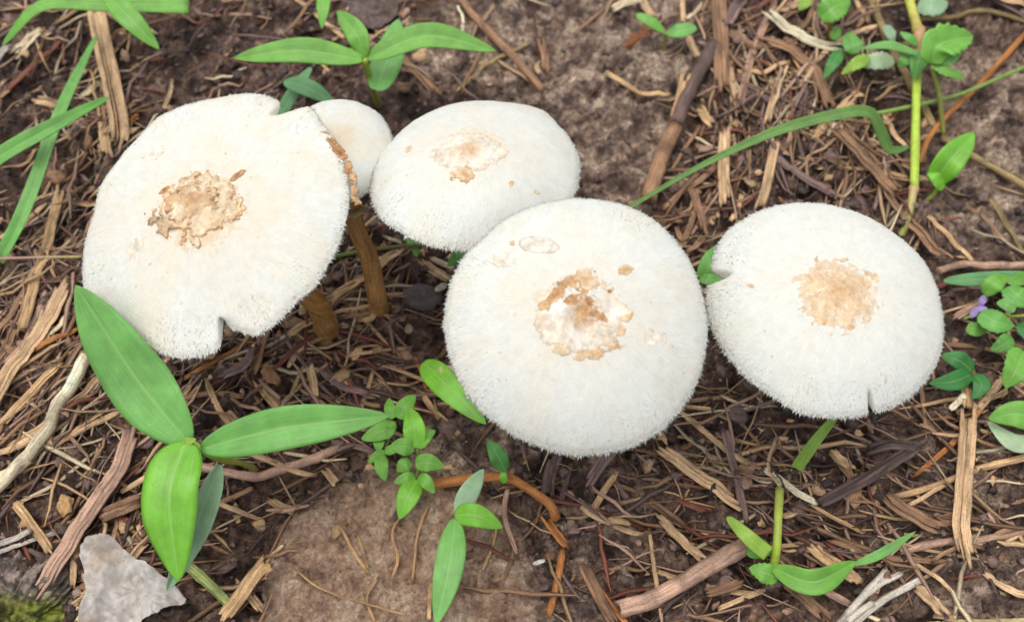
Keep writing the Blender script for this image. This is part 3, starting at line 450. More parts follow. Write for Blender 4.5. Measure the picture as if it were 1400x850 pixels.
# ------------------------------------------------------------------ straw, stalks and twigs traced one by one
SC = dict(tan='d2ae84', pale='e0caa4', cream='ecdcb8', brown='9a7658', pink='bf9a82', dark='66524a', orange='b87840', red='8a5240', grey='b9aea0', olive='9a8456', green='a8b46a', lime='b4cc4c', mauve='8a7068', ltan='d2ab7c', root='b58e62')
S = '''
138,20 146,68 159,130 171,190 167,222|24|tan|l|broad flat tan straw in the litter above and left of the far left cap
140,155 146,190 153,226|13|tan|s|short tan straw crossing the foot of the broad flat one near the top left
119,13 160,30 202,45|11|pink|t|pinkish dry twig under the green leaves at the top left corner
20,82 62,50|12|pale|s|pale stubby straw at the top left, beside the falling grass blade
25,86 62,62|5|cream|s|thin cream straw just under a pale stubby one at the top left
-8,94 25,77|12|grey|s|greyish straw end poking in at the left edge near the top
7,142 40,105 68,82|6|tan|s|thin bent tan straw between the grass blade and the top left edge
52,147 85,147|14|tan|s|short stubby tan straw crossed by the upper left grass blade
113,138 127,122 141,106|11|pale|s|short pale straw right of the upper left grass blade
158,174 190,162|9|orange|s|short orange chip against the foot of the broad flat straw
138,188 160,180|10|tan|s|tiny tan chip left of the foot of the broad flat straw
76,238 72,282 60,365 38,482|14|ltan|s|long tan straw running down the left side beside the far left cap
80,264 128,269|8|tan|s|short level straw touching the left rim of the far left cap
78,270 110,248|9|brown|s|brown straw bit leaning on the upper end of the long left straw
104,395 86,430 57,472 20,520 -8,560|22|tan|l|widest tan straw leaf coming from under the far left cap towards the left edge
48,410 24,460 -6,506|10|brown|s|brown straw parallel to the long left straw, at the left edge
66,405 40,470 12,500|8|pink|s|pinkish straw squeezed between two long tan ones at the left
350,459 300,486 235,521|7|orange|s|slender orange straw below the notch of the far left cap
110,456 90,470 62,490|8|orange|s|short orange-red straw behind the tip of the large lower leaf
125,500 90,560 60,612 -6,678|17|cream|r|thick cream coloured cane at the lower left, running to the left edge
136,520 70,585 -6,626|10|tan|s|tan straw running parallel above the cream cane at the lower left
0,620 40,595 76,574|12|ltan|s|tan straw at the left edge just above the cream cane
70,616 110,590 163,564|9|tan|s|slanting tan straw behind the base of the large lower leaf
183,580 162,642 118,716 57,822|23|pink|l|broad flat brown-pink straw slanting down to the lower left corner
-4,656 20,650 44,634|15|pale|r|second thick pale cane stub joined at the lower left edge
2,682 22,690 48,722 78,762|12|ltan|s|kinked tan straw at the lower left running down to the broad flat one
-8,750 20,740 46,731|9|grey|s|splintered grey straw at the left edge above the rotten wood
0,760 40,740 88,722|7|grey|s|thin grey splinter lying by the splintered straw at lower left
106,832 140,805 168,780 190,755 214,727|12|tan|s|frayed tan stalk lying across the crumpled grey dead leaf
112,850 140,815 172,790|10|pale|s|pale stalk beside the frayed one over the crumpled dead leaf
98,800 105,750 112,700|10|tan|s|upright tan stalk behind the left edge of the crumpled dead leaf
252,768 285,797 318,830|14|green|r|pale green stem piece at the bottom, right of the crumpled dead leaf
302,856 325,815 350,775 362,764|20|ltan|l|peeling tan stalk at the bottom beside the clay clod
356,770 372,758 388,749|5|tan|s|thin torn tip of the peeling stalk by the clay clod
317,778 335,805 360,837|12|tan|s|tan straw behind the peeling stalk at the bottom
272,634 312,642 352,645 403,630 462,608|13|pink|r|curved pinkish twig under the pointed leaf of the lower left seedling
352,660 378,680 407,697|11|tan|s|yellow-tan straw beside the top corner of the clay clod
433,622 447,642 462,664|11|tan|s|short tan straw under the tip of the long pointed leaf
294,678 340,659|8|brown|s|brown straw end right of the grey-green folded leaf
140,708 170,695 200,680|20|brown|l|dull brown flat straw left of the bright folded leaf
120,690 150,700 175,710|9|red|s|reddish straw crossing the broad flat one at the lower left
446,420 475,398 501,381 549,343|13|ltan|s|tan straw passing behind the curved brown mushroom stem
358,524 400,485 448,441|7|red|s|reddish thin straw below the lower right rim of the far left cap
421,493 426,520 431,548|11|tan|s|small upright tan straw in the litter left of the middle cap
386,549 400,533 420,520 448,500|5|root|s|thin bent rootlet in the litter above the long pointed leaf
344,517 356,480 369,447|13|brown|s|brown straw hanging below the notch of the far left cap
431,440 415,455 400,470|10|ltan|s|short tan chip below the stub of the far left mushroom's stem
477,487 520,473 562,455|6|tan|s|thin tan straw running towards the left rim of the middle cap
490,560 498,530 508,495|6|tan|s|thin upright straw above the clover-like seedling
349,517 366,540 386,563|12|ltan|s|tan straw leaning to the right above the long pointed leaf
574,356 595,370 617,385|12|tan|s|tan straw under the back cap, beside the middle cap
590,352 605,362 620,372|9|pale|s|pale straw between the back cap and the middle cap
565,476 572,495 580,513|5|orange|s|orange needle left of the middle cap
474,428 500,438 515,434|9|ltan|s|curled tan straw at the foot of the curved brown mushroom stem
480,400 492,425|9|pale|s|pale chip left of the foot of the curved brown mushroom stem
440,510 470,530 500,538|10|mauve|s|purplish brown straw above the long pointed leaf
300,515 330,505 352,480|12|mauve|s|purplish straw under the bottom of the far left cap
230,545 280,535 330,540|9|brown|s|brown straw right of the large lower leaf
240,560 262,530|7|tan|s|short tan straw touching the edge of the large lower leaf
395,500 410,478 440,462|9|tan|s|tan straw below the short chip in the litter left of the middle cap
530,455 545,480 550,505|6|brown|s|brown thin root by the dark hollow left of the middle cap
630,-6 655,24 686,57 744,124|12|brown|r|long straight brown twig at the top, above the back cap
624,133 645,110 668,86 722,50|6|olive|s|thin olive stalk crossing the long brown twig above the back cap
740,44 744,70 746,99|10|brown|s|dry brown bud-like straw right of the long brown twig
547,79 575,108 601,140|11|brown|s|brown straw descending to the back cap's top left
402,-4 418,8 470,52|7|tan|s|thin tan straw behind the narrow hanging green blade at the top
626,5 631,20 632,46|4|cream|s|short whitish curled root at the top beside the long brown twig
834,18 876,2|11|pale|s|pale straw end at the top edge right of centre
877,2 886,15 896,28|11|tan|s|short tan straw at the top edge beside the small two-leaved sprout
974,68 942,124 924,172|20|dark|r|dark purple-brown stick running down from the top right litter
925,168 905,215 885,278|22|brown|r|bark-coloured lower stick continuing the dark one towards the middle cap
936,110 930,140 921,170|14|ltan|s|light tan straw tucked left of the dark stick
978,-8 983,60 986,130|20|brown|l|broad upright brown straw at the top, right of the two-leaved sprout
993,166 990,220 989,288|15|tan|s|upright tan straw above the gap between middle and right caps
1018,-4 1003,22 989,46|15|mauve|s|purplish straw crossing the top of the broad upright one
998,76 1001,105 1004,140|10|tan|s|short upright straw right of the broad upright brown one
831,104 850,114 872,124 915,128|8|ltan|s|curved tan fibre lying on the bare clay above the middle cap
921,223 940,195 960,164|5|brown|s|thin brown fibre right of the bark-coloured stick
908,284 945,255 984,221|8|brown|s|brown straw beneath the arching grass blade's lower end
957,143 967,155 978,167|13|ltan|s|short stubby straw in the litter above the arching grass blade
932,-4 934,32|7|tan|s|short straw at the top edge behind the two-leaved sprout
939,27 948,14 961,-2|6|pale|s|pale thin straw at the top edge right of the two-leaved sprout
938,56 948,70 957,86|10|tan|s|tan straw just below the two-leaved sprout
989,44 1020,62 1056,71|11|brown|s|curved brown husk right of the two-leaved sprout
1041,30 1074,50 1105,67 1150,70|15|cream|l|broad cream husk pointing to the serrated leaves at the top right
1034,57 1081,74 1118,104 1136,146|14|brown|l|brown bent leaf stalk below the cream husk
1115,-4 1113,77 1098,124 1078,163|6|mauve|s|long thin purplish straw falling from the top edge over the cream husk
1076,82 1061,134 1047,173|9|tan|s|tan straw left of the long thin purplish one
1061,186 1047,255 1036,290|12|tan|s|tan straw passing under the arching grass blade
1111,184 1140,158 1166,133|10|ltan|s|tan straw lying across the arching grass blade near its bend
1138,181 1180,230 1224,288|14|brown|s|brown straw running down right from the arching grass blade
1151,170 1198,228 1236,270|9|brown|s|narrow brown straw parallel to the one above the right cap
1118,232 1175,231 1243,243|6|ltan|s|thin level tan straw left of the yellow-green stem
1178,-6 1215,67 1250,122 1283,178|11|olive|r|long smooth tan stalk slanting down from the top edge across the yellow-green stem
1404,44 1346,107 1292,161 1272,190 1258,220|8|orange|r|orange-tan stalk slanting in from the right edge near the top
1290,186 1346,225 1410,268|10|olive|r|olive-tan stalk running down to the right edge
1257,31 1300,24 1332,13 1370,14 1410,26|7|olive|r|thin looping tan runner at the top right corner
1312,2 1350,-2 1408,6|15|tan|s|tan straw lying along the top edge at the right corner
1214,147 1224,186 1240,202|8|tan|s|bent straw left of the yellow-green stem
1164,6 1186,35|7|tan|s|short tan straw at the top left of the long slanting stalk
1046,21 1080,18 1106,21|9|tan|s|level straw above the cream husk
1010,95 1040,100 1075,88|8|ltan|s|tan curled husk bit below the cream husk
1015,110 1025,96 1050,84|6|orange|s|orange fibre in the litter right of the dark stick
1068,112 1090,120 1110,98|6|tan|s|small bent fibre left of the bent leaf stalk
1278,378 1305,368 1333,364 1408,360|10|pink|r|brown level stick at the right edge beside the far right cap
1265,306 1295,332 1331,361|8|ltan|s|tan straw slanting down to the level stick at the right
1238,313 1265,342 1291,366|14|brown|s|dark brown straw at the upper right rim of the far right cap
1355,278 1378,308 1405,340|8|olive|s|olive straw near the right edge above the level stick
1293,445 1325,424 1355,403|10|pink|s|pinkish straw pointing to the tiny purple flower
1291,569 1314,547|10|cream|s|short cream straw beside the dark three-leaved seedling
1313,538 1316,566|13|ltan|s|tan straw top below the dark three-leaved seedling
1330,567 1350,542 1372,513|10|tan|s|tan straw below the right-hand cluster of small leaves
1316,563 1310,650 1306,726 1313,784|22|tan|l|broad upright tan straw at the lower right
1334,566 1299,609 1248,653|8|orange|s|orange-brown straw crossing the broad upright straw
1408,627 1323,649 1275,668 1221,682|10|ltan|r|long tan straw crossing behind the broad upright one
1286,668 1262,682 1240,694|6|tan|s|thin branch below the long crossing straw
1408,727 1333,740 1280,746 1228,756|10|pink|r|level pinkish-tan stalk at the lower right edge
1191,675 1232,706 1258,722 1290,738|20|brown|l|thick wet brown stem piece at the lower right
1046,645 1074,664 1114,690|10|cream|s|small pale-tipped straw above the lower right seedling
1101,742 1135,773 1173,808|17|ltan|l|wide tan straw passing under the lower right seedling
1064,786 1110,806 1153,828|11|pink|s|pinkish straw below the broad leaf of the lower right seedling
1062,786 1090,820 1122,856|17|brown|l|brown flat straw running to the bottom edge under the lower right seedling
986,828 1012,818 1045,806|8|tan|s|short pointed tan straw at the bottom, left of the lower right seedling
988,584 1005,640 1020,712|11|mauve|s|upright brown straw between the middle and right caps, lower down
894,607 920,626 949,646 1014,694|17|tan|l|broad tan straw running down right from the middle cap's rim
918,675 945,684 973,697|12|red|s|reddish straw under the broad tan one
898,691 935,730 973,768|12|tan|s|tan straw leading to the thick stalk at the bottom
850,832 890,822 956,783 1024,746|24|pink|R|thick pinkish brown stalk lying at the bottom, right of centre
960,812 1000,800 1022,790|12|brown|s|brown strip under the thick stalk at the bottom
1244,806 1262,824 1284,848|15|tan|s|short tan stub at the bottom right of the grey forked twig
1246,770 1275,790 1300,815|7|tan|s|thin straw above the short tan stub at the bottom right
1379,718 1390,740 1404,768|5|ltan|s|thin tan straw at the right edge near the bottom
1138,612 1155,640 1172,662|12|brown|s|brown strip below the right end of the far right cap
1135,618 1150,632 1170,640|14|ltan|s|tan bark-like chip below the far right cap
1010,572 1035,600 1075,645|5|brown|s|thin brown root left of the yellow-green blade
1060,600 1050,640 1066,672|5|tan|s|thin tan root above the lower right seedling
810,698 825,672 842,647|10|ltan|s|short tan straw below the middle cap
832,713 862,713|10|ltan|s|tiny tan stub at the centre bottom
566,682 620,669 680,655 720,668 750,690 760,708|14|orange|R|arched orange-brown root between the middle cap and the small seedling
769,752 762,793 750,844|10|orange|s|bright orange-brown straw at the bottom centre
743,702 760,725 782,752|11|orange|s|orange-brown root end beside the bright one
794,764 818,808 844,856|15|brown|l|brown flat straw at the bottom centre
806,786 830,815 858,852|9|orange|s|narrow orange straw beside the flat brown one
891,712 898,780 905,852|6|tan|s|thin upright straw at the bottom centre right
781,628 775,655 767,684|9|dark|s|dark thin straw just under the middle cap
760,622 752,650 748,676|17|dark|l|dark flat straw just under the middle cap's lower rim
845,610 820,640 800,672|14|mauve|s|purplish flat straw under the middle cap's lower right rim
875,690 850,668 835,640|9|mauve|s|purplish straw crossing below the middle cap
556,704 538,735 544,770 537,802|4|root|s|thin pale root winding on the clay clod
590,694 576,735 566,800|4|root|s|thin root beside the winding one on the clay clod
468,724 488,762 510,795|5|root|s|pale straight root on the upper left of the clay clod
493,740 500,765 506,786|4|root|s|short pale root on the clay clod
408,785 445,815 512,836 560,850|3|root|s|long hair root curving along the bottom of the clay clod
520,800 508,825 515,856|4|root|s|root end at the bottom of the clay clod
590,856 590,830 592,805|6|ltan|s|short tan straw left of the drooping leaf's tip
660,790 672,760 680,725|4|root|s|thin root right of the small seedling
690,800 700,770 706,735|5|brown|s|brown root right of the thin one by the small seedling
1404,520 1380,535 1350,545|8|tan|s|tan straw under the edge leaves at the right
1180,620 1215,615 1260,622|14|dark|s|dark rotten stick below the far right cap
1120,690 1180,660 1260,610|16|dark|l|wide dark sodden stick below the far right cap
1375,330 1350,300 1320,280|6|brown|s|thin brown root on the bare clay at the right
1200,250 1215,280 1230,300|10|brown|s|brown straw above the top right rim of the far right cap
950,290 935,330 925,310|9|brown|s|brown straw bit at the upper right of the middle cap
1020,250 1010,280 1000,300|8|tan|s|thin tan straw left of the top of the far right cap
940,255 955,295 965,330|11|brown|s|brown straw in the gap between the middle and right caps
1290,610 1270,600 1250,590|6|brown|s|small dark straw right of the far right cap's foot
-6,590 40,548 98,498|11|ltan|s|light tan straw rising from the left edge to the tip of the cream cane
-6,470 30,420 62,352|9|brown|s|brown straw left of the long tan one at the left edge
20,640 80,600 150,560|8|tan|s|tan straw crossing under the cream cane towards the large lower leaf
-6,320 20,300 52,262|8|tan|s|tan straw at the left edge below the crossing grass blades
150,690 220,660 262,640|8|pink|s|pinkish straw passing behind the bright folded leaf
-6,520 60,480 100,440|7|pale|s|pale thin straw crossing the widest tan straw leaf
930,560 990,610 1040,640|10|tan|s|tan straw in the mud below the gap between the middle and right caps
1130,740 1200,760 1290,770|9|brown|s|brown straw behind the right tip of the lower right seedling
700,640 690,700 706,760|7|pink|s|pinkish straw standing below the middle cap by the arched root
1060,10 1030,70 1010,150|10|pink|s|pinkish straw slanting beside the broad upright brown one
1100,100 1150,60 1200,40|7|tan|s|tan straw behind the serrated weed
1040,200 1100,250 1150,280|11|mauve|s|purplish straw above the top of the far right cap
330,600 300,560 282,520|9|ltan|s|light tan straw above the node of the big lower left seedling
1340,790 1370,810 1404,820|11|tan|s|tan straw in the lower right corner
'''
def rest(P2, w_, extra=.0):
    """heights for a stiff straw resting on the rough ground"""
    g = ground(P2[:, 0], P2[:, 1]); s = np.linspace(0, 1, len(P2)); k = np.polyfit(s, g, 1 if len(P2) > 3 else 0); line = np.polyval(k, s)
    line = .75*line+.25*g
    return line+max(0, np.percentile(g-line, 70))+w_*.45+extra
def straw_mesh(P, w_, col, style, seed):
    if w_ > .27 and style in 'ls' and len(P) > 8:            # a split straw: parallel strips of unequal length, frayed at the ends
        r_ = np.random.default_rng(seed+900); T = np.gradient(P, axis=0); T[:, 2] = 0; T /= np.linalg.norm(T, axis=1)[:, None]+1e-9; S_ = np.stack([T[:, 1], -T[:, 0], 0*T[:, 0]], -1)
        k = 4 if w_ > .5 else 3; Vs, Fs, Us, Cs, off = [], [], [], [], 0
        for q in range(k):
            u = (q+.5)/k-.5; i0 = r_.integers(0, 3) if len(P) > 10 else r_.integers(0, 2); i1 = len(P)-(r_.integers(0, 3) if len(P) > 10 else r_.integers(0, 2)); spread = 1+.5*np.interp(np.arange(len(P)), [0, 2, len(P)-3, len(P)-1], [r_.uniform(-.6, .8), 0, 0, r_.uniform(-.6, .8)])
            Q = P+S_*(u*w_*spread)[:, None]; Q[:, 2] += (.04+.03*r_.normal())*(1-abs(u)); V, F, U, cc = strip_mesh(Q[i0:i1], w_/k*1.25, col, 's', seed*5+q)
            Vs.append(V); Us.append(U); Cs.append(np.clip(cc*r_.uniform(.82, 1.1), 0, .9)); Fs += [[i+off for i in f] for f in F]; off += len(V)
        return np.vstack(Vs), Fs, np.vstack(Us), np.vstack(Cs)
    return strip_mesh(P, w_, col, style, seed)
def strip_mesh(P, w_, col, style, seed):
    k = 10; flat = dict(l=.16, s=.38, r=.95, R=.8, t=.8)[style]; n = len(P); r_ = np.random.default_rng(seed)
    t = np.linspace(0, 1, n); rad = w_/2*(1+.05*np.sin(t*5+seed)+.03*r_.normal(0, 1, n).cumsum()/math.sqrt(n))
    if style in 'ls': rad = rad*np.interp(t, [0, .08, .9, 1], [r_.uniform(.35, .95), 1, 1, r_.uniform(.3, .9)])
    if style in 'rR':                                        # swollen nodes on canes
        for q in (r_.uniform(.2, .45), r_.uniform(.6, .85)): rad = rad*(1+.16*np.exp(-((t-q)/.025)**2))
    V, F, U = tube(P, rad, k, flat, 1.6 if style in 'ls' else .5, twist=r_.normal(0, .08) if style in 'ls' else 0, seed=seed, rough=.02)
    base = np.array(hexc(SC[col]) if isinstance(col, str) else col); tone = 1+.25*np.interp(np.linspace(0, 1, n), np.linspace(0, 1, 6), r_.normal(0, .6, 6))
    cc = np.repeat(base[None]*tone[:, None], k, axis=0)*(1+.10*r_.normal(0, 1, (n*k, 1))); cc = np.vstack([cc, base*.6, base*.6])
    return V, F, U, np.clip(cc, .01, .9)
count = 0
for ln in S.strip().splitlines():
    pts, wpx, col, style, label = ln.split('|'); wpx = float(wpx)
    P2 = [at(*map(float, p.split(',')), .25) for p in pts.split()]
    P2 = [P2[0]]+[p+np.array([random.gauss(0, .03), random.gauss(0, .03), 0]) for p in P2[1:-1]]+[P2[-1]]
    n = 9+int(2.2*np.linalg.norm(P2[-1]-P2[0])); P = catmull(P2, min(n, 26)); w_ = wpx/pxcm(P[len(P)//2])
    rg = rest(P, w_, .05+.09*random.random()+(.15 if wpx > 13 else 0)); P[:, 2] = rg if style in 'lst' or len(pts.split()) > 3 else np.polyval(np.polyfit(np.arange(len(rg)), rg, 1), np.arange(len(rg))); c0 = P.mean(0)
    V, F, U, cc = straw_mesh(P-c0, w_, col, style, count+1)
    nm = {'l': 'flat_straw', 's': 'dry_straw', 'r': 'dry_stalk', 'R': 'dry_stalk', 't': 'twig'}[style]
    if 'root' in label: nm = 'root'
    o = bpy.data.objects.new(nm, mesh(nm, V, F, M_straw, col=cc, uv=U)); C.objects.link(o); o.location = Vector(c0)*CM
    tag(o, label, nm.replace('_', ' ').replace('flat straw', 'straw').replace('dry ', ''), 'dry straws and stalks in the litter'); count += 1
print('traced straws', count)

# ------------------------------------------------------------------ loose litter
def topx(x, y):
    d = np.stack([x-cam_pos[0], y-cam_pos[1], np.full(np.shape(x), -cam_pos[2])], -1); s, c = math.sin(PITCH), math.cos(PITCH)
    dep = d[..., 1]*s-d[..., 2]*c; up = d[..., 1]*c+d[..., 2]*s; return 700+d[..., 0]/dep*FPX, 425-up/dep*FPX
DENSE = [(60, 480, 150, 200, 1), (430, 500, 150, 110, 1.1), (520, 370, 70, 90, .8), (1050, 100, 110, 130, 1.1), (1180, 230, 110, 90, .6), (820, 740, 170, 110, .35), (1150, 730, 250, 110, .55), (980, 300, 60, 130, .6), (1000, 600, 120, 90, .4),
         (200, 740, 130, 100, .7), (110, 130, 110, 130, .4), (1350, 560, 90, 120, .6), (600, 60, 260, 60, .25), (560, 620, 80, 60, .4)]
def density(x, y):
    px, py = topx(x, y); d = .05+0*px
    for cx, cy, sx, sy, a in DENSE: d = d+a*np.exp(-((px-cx)/sx)**2-((py-cy)/sy)**2)
    clay, clod, _ = zones(x, y); return d*(1-.75*clay)*(1-.85*clod)
def lean(x, y):
    px, py = topx(x, y); wl = np.exp(-((px-60)/260)**2); wt = np.exp(-((px-1060)/170)**2-((py-150)/220)**2); wr = np.exp(-((px-1150)/260)**2-((py-730)/160)**2); b = fbm(x*.22, y*.22, 77, 2)*9
    return (b*.35*(1-np.clip(wl+wt+wr, 0, 1))+wl*1.0+wt*1.75+wr*(-.6))
def scatter(n, margin=2.5):
    out = []
    while len(out) < n:
        x = rng.uniform(-26, 26, n*4); y = rng.uniform(-14.5, 19, n*4); px, py = topx(x, y)
        ok = (px > -90) & (px < 1490) & (py > -90) & (py < 940) & (rng.random(n*4) < density(x, y)); out += list(zip(x[ok], y[ok]))
    return np.array(out[:n])
protos = []
LC = ['tan', 'brown', 'pink', 'brown', 'mauve', 'ltan', 'brown', 'dark', 'tan', 'mauve', 'pale', 'red', 'brown', 'root']
for k in range(16):
    L_ = 1.0; t = np.linspace(0, 1, 8); bend = random.uniform(-.10, .10); P = np.stack([t-.5, bend*np.sin(t*3.1)+.01*np.cos(t*9+k), .03*np.sin(t*5+k)], -1)
    V, F, U, cc = straw_mesh(P, .055, LC[k % len(LC)], 's', 300+k); protos.append(mesh('dry_straw', V, F, M_straw, col=cc, uv=U*2.2))
spots = scatter(120)
LAND = [((290,300), 'the far left mushroom'), ((468,200), 'the smallest mushroom'), ((650,238), 'the oval back mushroom'), ((787,445), 'the middle mushroom'), ((1130,424), 'the far right mushroom'), ((260,640), 'the big lower left seedling'),
        ((500,78), 'the top seedling'), ((650,740), 'the bottom centre seedling'), ((1090,770), 'the lower right seedling'), ((1250,170), 'the yellow-green stem'), ((908,42), 'the two-leaved sprout'), ((560,620), 'the clover-like seedlings'), ((960,780), 'the thick bottom stalk'),
        ((60,180), 'the steep grass blade'), ((1000,240), 'the arching grass blade'), ((520,760), 'the clay clod'), ((1310,680), 'the broad upright straw'), ((180,800), 'the crumpled dead leaf'), ((1370,450), 'the right-edge leaf cluster')]
CN = dict(tan='tan', brown='brown', pink='pinkish', mauve='purplish', ltan='light tan', dark='dark', pale='pale', red='reddish', root='yellowish brown')
USED = set()
def where(x, y):
    px, py = topx(np.array(x), np.array(y)); (cx, cy), nm = min(LAND, key=lambda q: (q[0][0]-px)**2+(q[0][1]-py)**2); dx, dy = px-cx, py-cy
    v = 'above' if dy < 0 else 'below'; h = 'left' if dx < 0 else 'right'; far = 'close ' if math.hypot(dx, dy) < 150 else ''
    if abs(dx) > 2*abs(dy): return f'{far}to the {h} of {nm}'
    if abs(dy) > 2*abs(dx): return f'{far}{v} {nm}'
    return f'{far}{v} and {h} of {nm}'
for k, (x, y) in enumerate(spots):
    o = bpy.data.objects.new('dry_straw', protos[k % 16]); C.objects.link(o); L_ = random.uniform(1.1, 3.4); a = float(lean(np.array(x), np.array(y)))+random.gauss(0, .5)
    dx, dy = math.cos(a)*L_/2, math.sin(a)*L_/2; g0 = float(ground(x-dx, y-dy)); g1 = float(ground(x+dx, y+dy)); gc = float(ground(x, y)); zc = max((g0+g1)/2, gc)+.10
    o.location = (x*CM, y*CM, zc*CM); wf = random.uniform(2.0, 4.5); o.scale = (L_, wf, wf); o.rotation_euler = (0, -math.atan2(g1-g0, L_)*.8, a)
    ln_ = 'stubby' if L_ < 1.6 else 'short' if L_ < 2.3 else 'longish'
    lb = f'{CN[LC[k % 16 % len(LC)]]} {ln_} loose straw piece {where(x, y)}'
    if lb in USED:
        d_ = math.degrees(a) % 180; lb = lb.replace('loose straw piece', 'upright-lying straw' if 60 < d_ < 120 else 'rising straw' if d_ <= 60 and d_ > 15 else 'falling straw' if d_ >= 120 and d_ < 165 else 'level straw')
    USED.add(lb); tag(o, lb, 'straw', 'loose straw fragments')
# finest litter: fibres and chaff nobody could count
def fibres(n, name, lmin, lmax, wmin, wmax, cols, lift, seed, bendy=1.0):
    r_ = np.random.default_rng(seed); pts = scatter(n); a = lean(pts[:, 0], pts[:, 1])+r_.normal(0, .55, n)+np.where(r_.random(n) < .25, r_.uniform(0, 3.1, n), 0); L_ = r_.uniform(lmin, lmax, n); W_ = r_.uniform(wmin, wmax, n); q = 6
    t = np.linspace(-.5, .5, q); cur = r_.normal(0, .16, n)*bendy; tilt = r_.normal(0, .10, n)
    lx = t[None]*L_[:, None]; ly = cur[:, None]*L_[:, None]*(t[None]**2-.08)+r_.normal(0, .012, (n, q))*L_[:, None]
    x = pts[:, 0:1]+lx*np.cos(a)[:, None]-ly*np.sin(a)[:, None]; y = pts[:, 1:2]+lx*np.sin(a)[:, None]+ly*np.cos(a)[:, None]
    z = .6*ground(x, y)+.4*ground(pts[:, 0], pts[:, 1])[:, None]+lx*tilt[:, None]+r_.uniform(.02, lift, n)[:, None]
    P = np.stack([x, y, z], -1); nx = -np.sin(a)[:, None, None]; ny = np.cos(a)[:, None, None]; prof = np.array([.35, .9, 1, 1, .85, .3])[None, :, None]*W_[:, None, None]
    side = np.concatenate([nx+0*P[..., :1], ny+0*P[..., :1], 0*P[..., :1]], -1)*prof; up = np.array([0, 0, 1])*prof*.35
    V = np.stack([P-side, P+up, P+side, P-up], 2)            # n,q,4,3
    base = (np.arange(n)*q*4)[:, None]; f = grid_faces(q, 4, True); F = (f[None]+base[:, :, None]).reshape(-1, 4)
    cl = np.array([hexc(SC[c]) for c in cols])[r_.integers(0, len(cols), n)]*r_.uniform(.6, 1.15, (n, 1)); cc = np.repeat(cl, q*4, axis=0)
    uv = np.stack([np.repeat(r_.uniform(0, 50, n), q*4)+np.tile(np.repeat(t, 4), n)*2, np.tile(np.array([0, .3, .6, .3]), n*q)+np.repeat(r_.uniform(0, 20, n), q*4)], -1)
    o = link(name, mesh(name, V.reshape(-1, 3), F, M_straw, col=cc, uv=uv)); return o
tag(fibres(1500, 'straw_litter', .8, 4.4, .025, .10, ['tan', 'brown', 'pink', 'dark', 'brown', 'pink', 'ltan', 'brown', 'red', 'mauve', 'pale', 'tan'], .35, 5, .6), 'loose mat of fine dry straw pieces over the soil', 'litter', kind='stuff')
tag(fibres(1500, 'fine_fibres', .3, 1.6, .010, .022, ['tan', 'brown', 'root', 'dark', 'pink', 'mauve', 'pale'], .22, 6, 1.5), 'hair-thin brown roots and fibres strewn over the soil', 'fibres', kind='stuff')
def lumps(n, name, rmin, rmax, cols, seed, mat, clayish=False, label='', dens=True):
    r_ = np.random.default_rng(seed)
    import bmesh
    bm = bmesh.new(); bmesh.ops.create_icosphere(bm, subdivisions=2, radius=1); bv = np.array([v_.co[:] for v_ in bm.verts]); bf = np.array([[v_.index for v_ in f.verts] for f in bm.faces]); bm.free()
    x = r_.uniform(-26, 26, n*5); y = r_.uniform(-14.5, 19, n*5); px, py = topx(x, y); ok = (px > -90) & (px < 1490) & (py > -90) & (py < 940); cl, cd_, _ = zones(x, y)
    keep = ok & (r_.random(n*5) < (1-.75*cl-1.2*cd_)); x = x[keep][:n]; y = y[keep][:n]; n = len(x)
    rad = rmin+(rmax-rmin)*r_.random(n)**3.5
    k = len(bv); sc = r_.uniform(.55, 1.3, (n, 1, 3)); jit = 1+.2*r_.normal(0, 1, (n, k, 1)); a = r_.uniform(0, 6.28, n); v_ = bv[None]*sc*jit*rad[:, None, None]
    vx = v_[..., 0]*np.cos(a)[:, None]-v_[..., 1]*np.sin(a)[:, None]; vy = v_[..., 0]*np.sin(a)[:, None]+v_[..., 1]*np.cos(a)[:, None]
    V = np.stack([vx+x[:, None], vy+y[:, None], v_[..., 2]*.75+(ground(x, y)+rad*.0)[:, None]], -1).reshape(-1, 3)
    F = (bf[None]+(np.arange(n)*k)[:, None, None]).reshape(-1, 3); c = np.array([hexc(q) for q in cols])[r_.integers(0, len(cols), n)]*r_.uniform(.6, 1.2, (n, 1))
    o = link(name, mesh(name, V, F, mat, col=np.repeat(c, k, axis=0))); tag(o, label, 'crumbs', kind='stuff')
lumps(9000, 'soil_crumbs', .03, .22, ['4a3a33', '5c4840', '6e5850', '3a2c27', '7c645a', '8c7468'], 9, M_crumb, label='crumbs of dark soil covering the ground')
lumps(900, 'pale_grit', .02, .09, ['b09a86', 'd8ccb8', '9a8270', 'c09868'], 10, M_crumb, label='pale grit and chaff scattered on the soil')

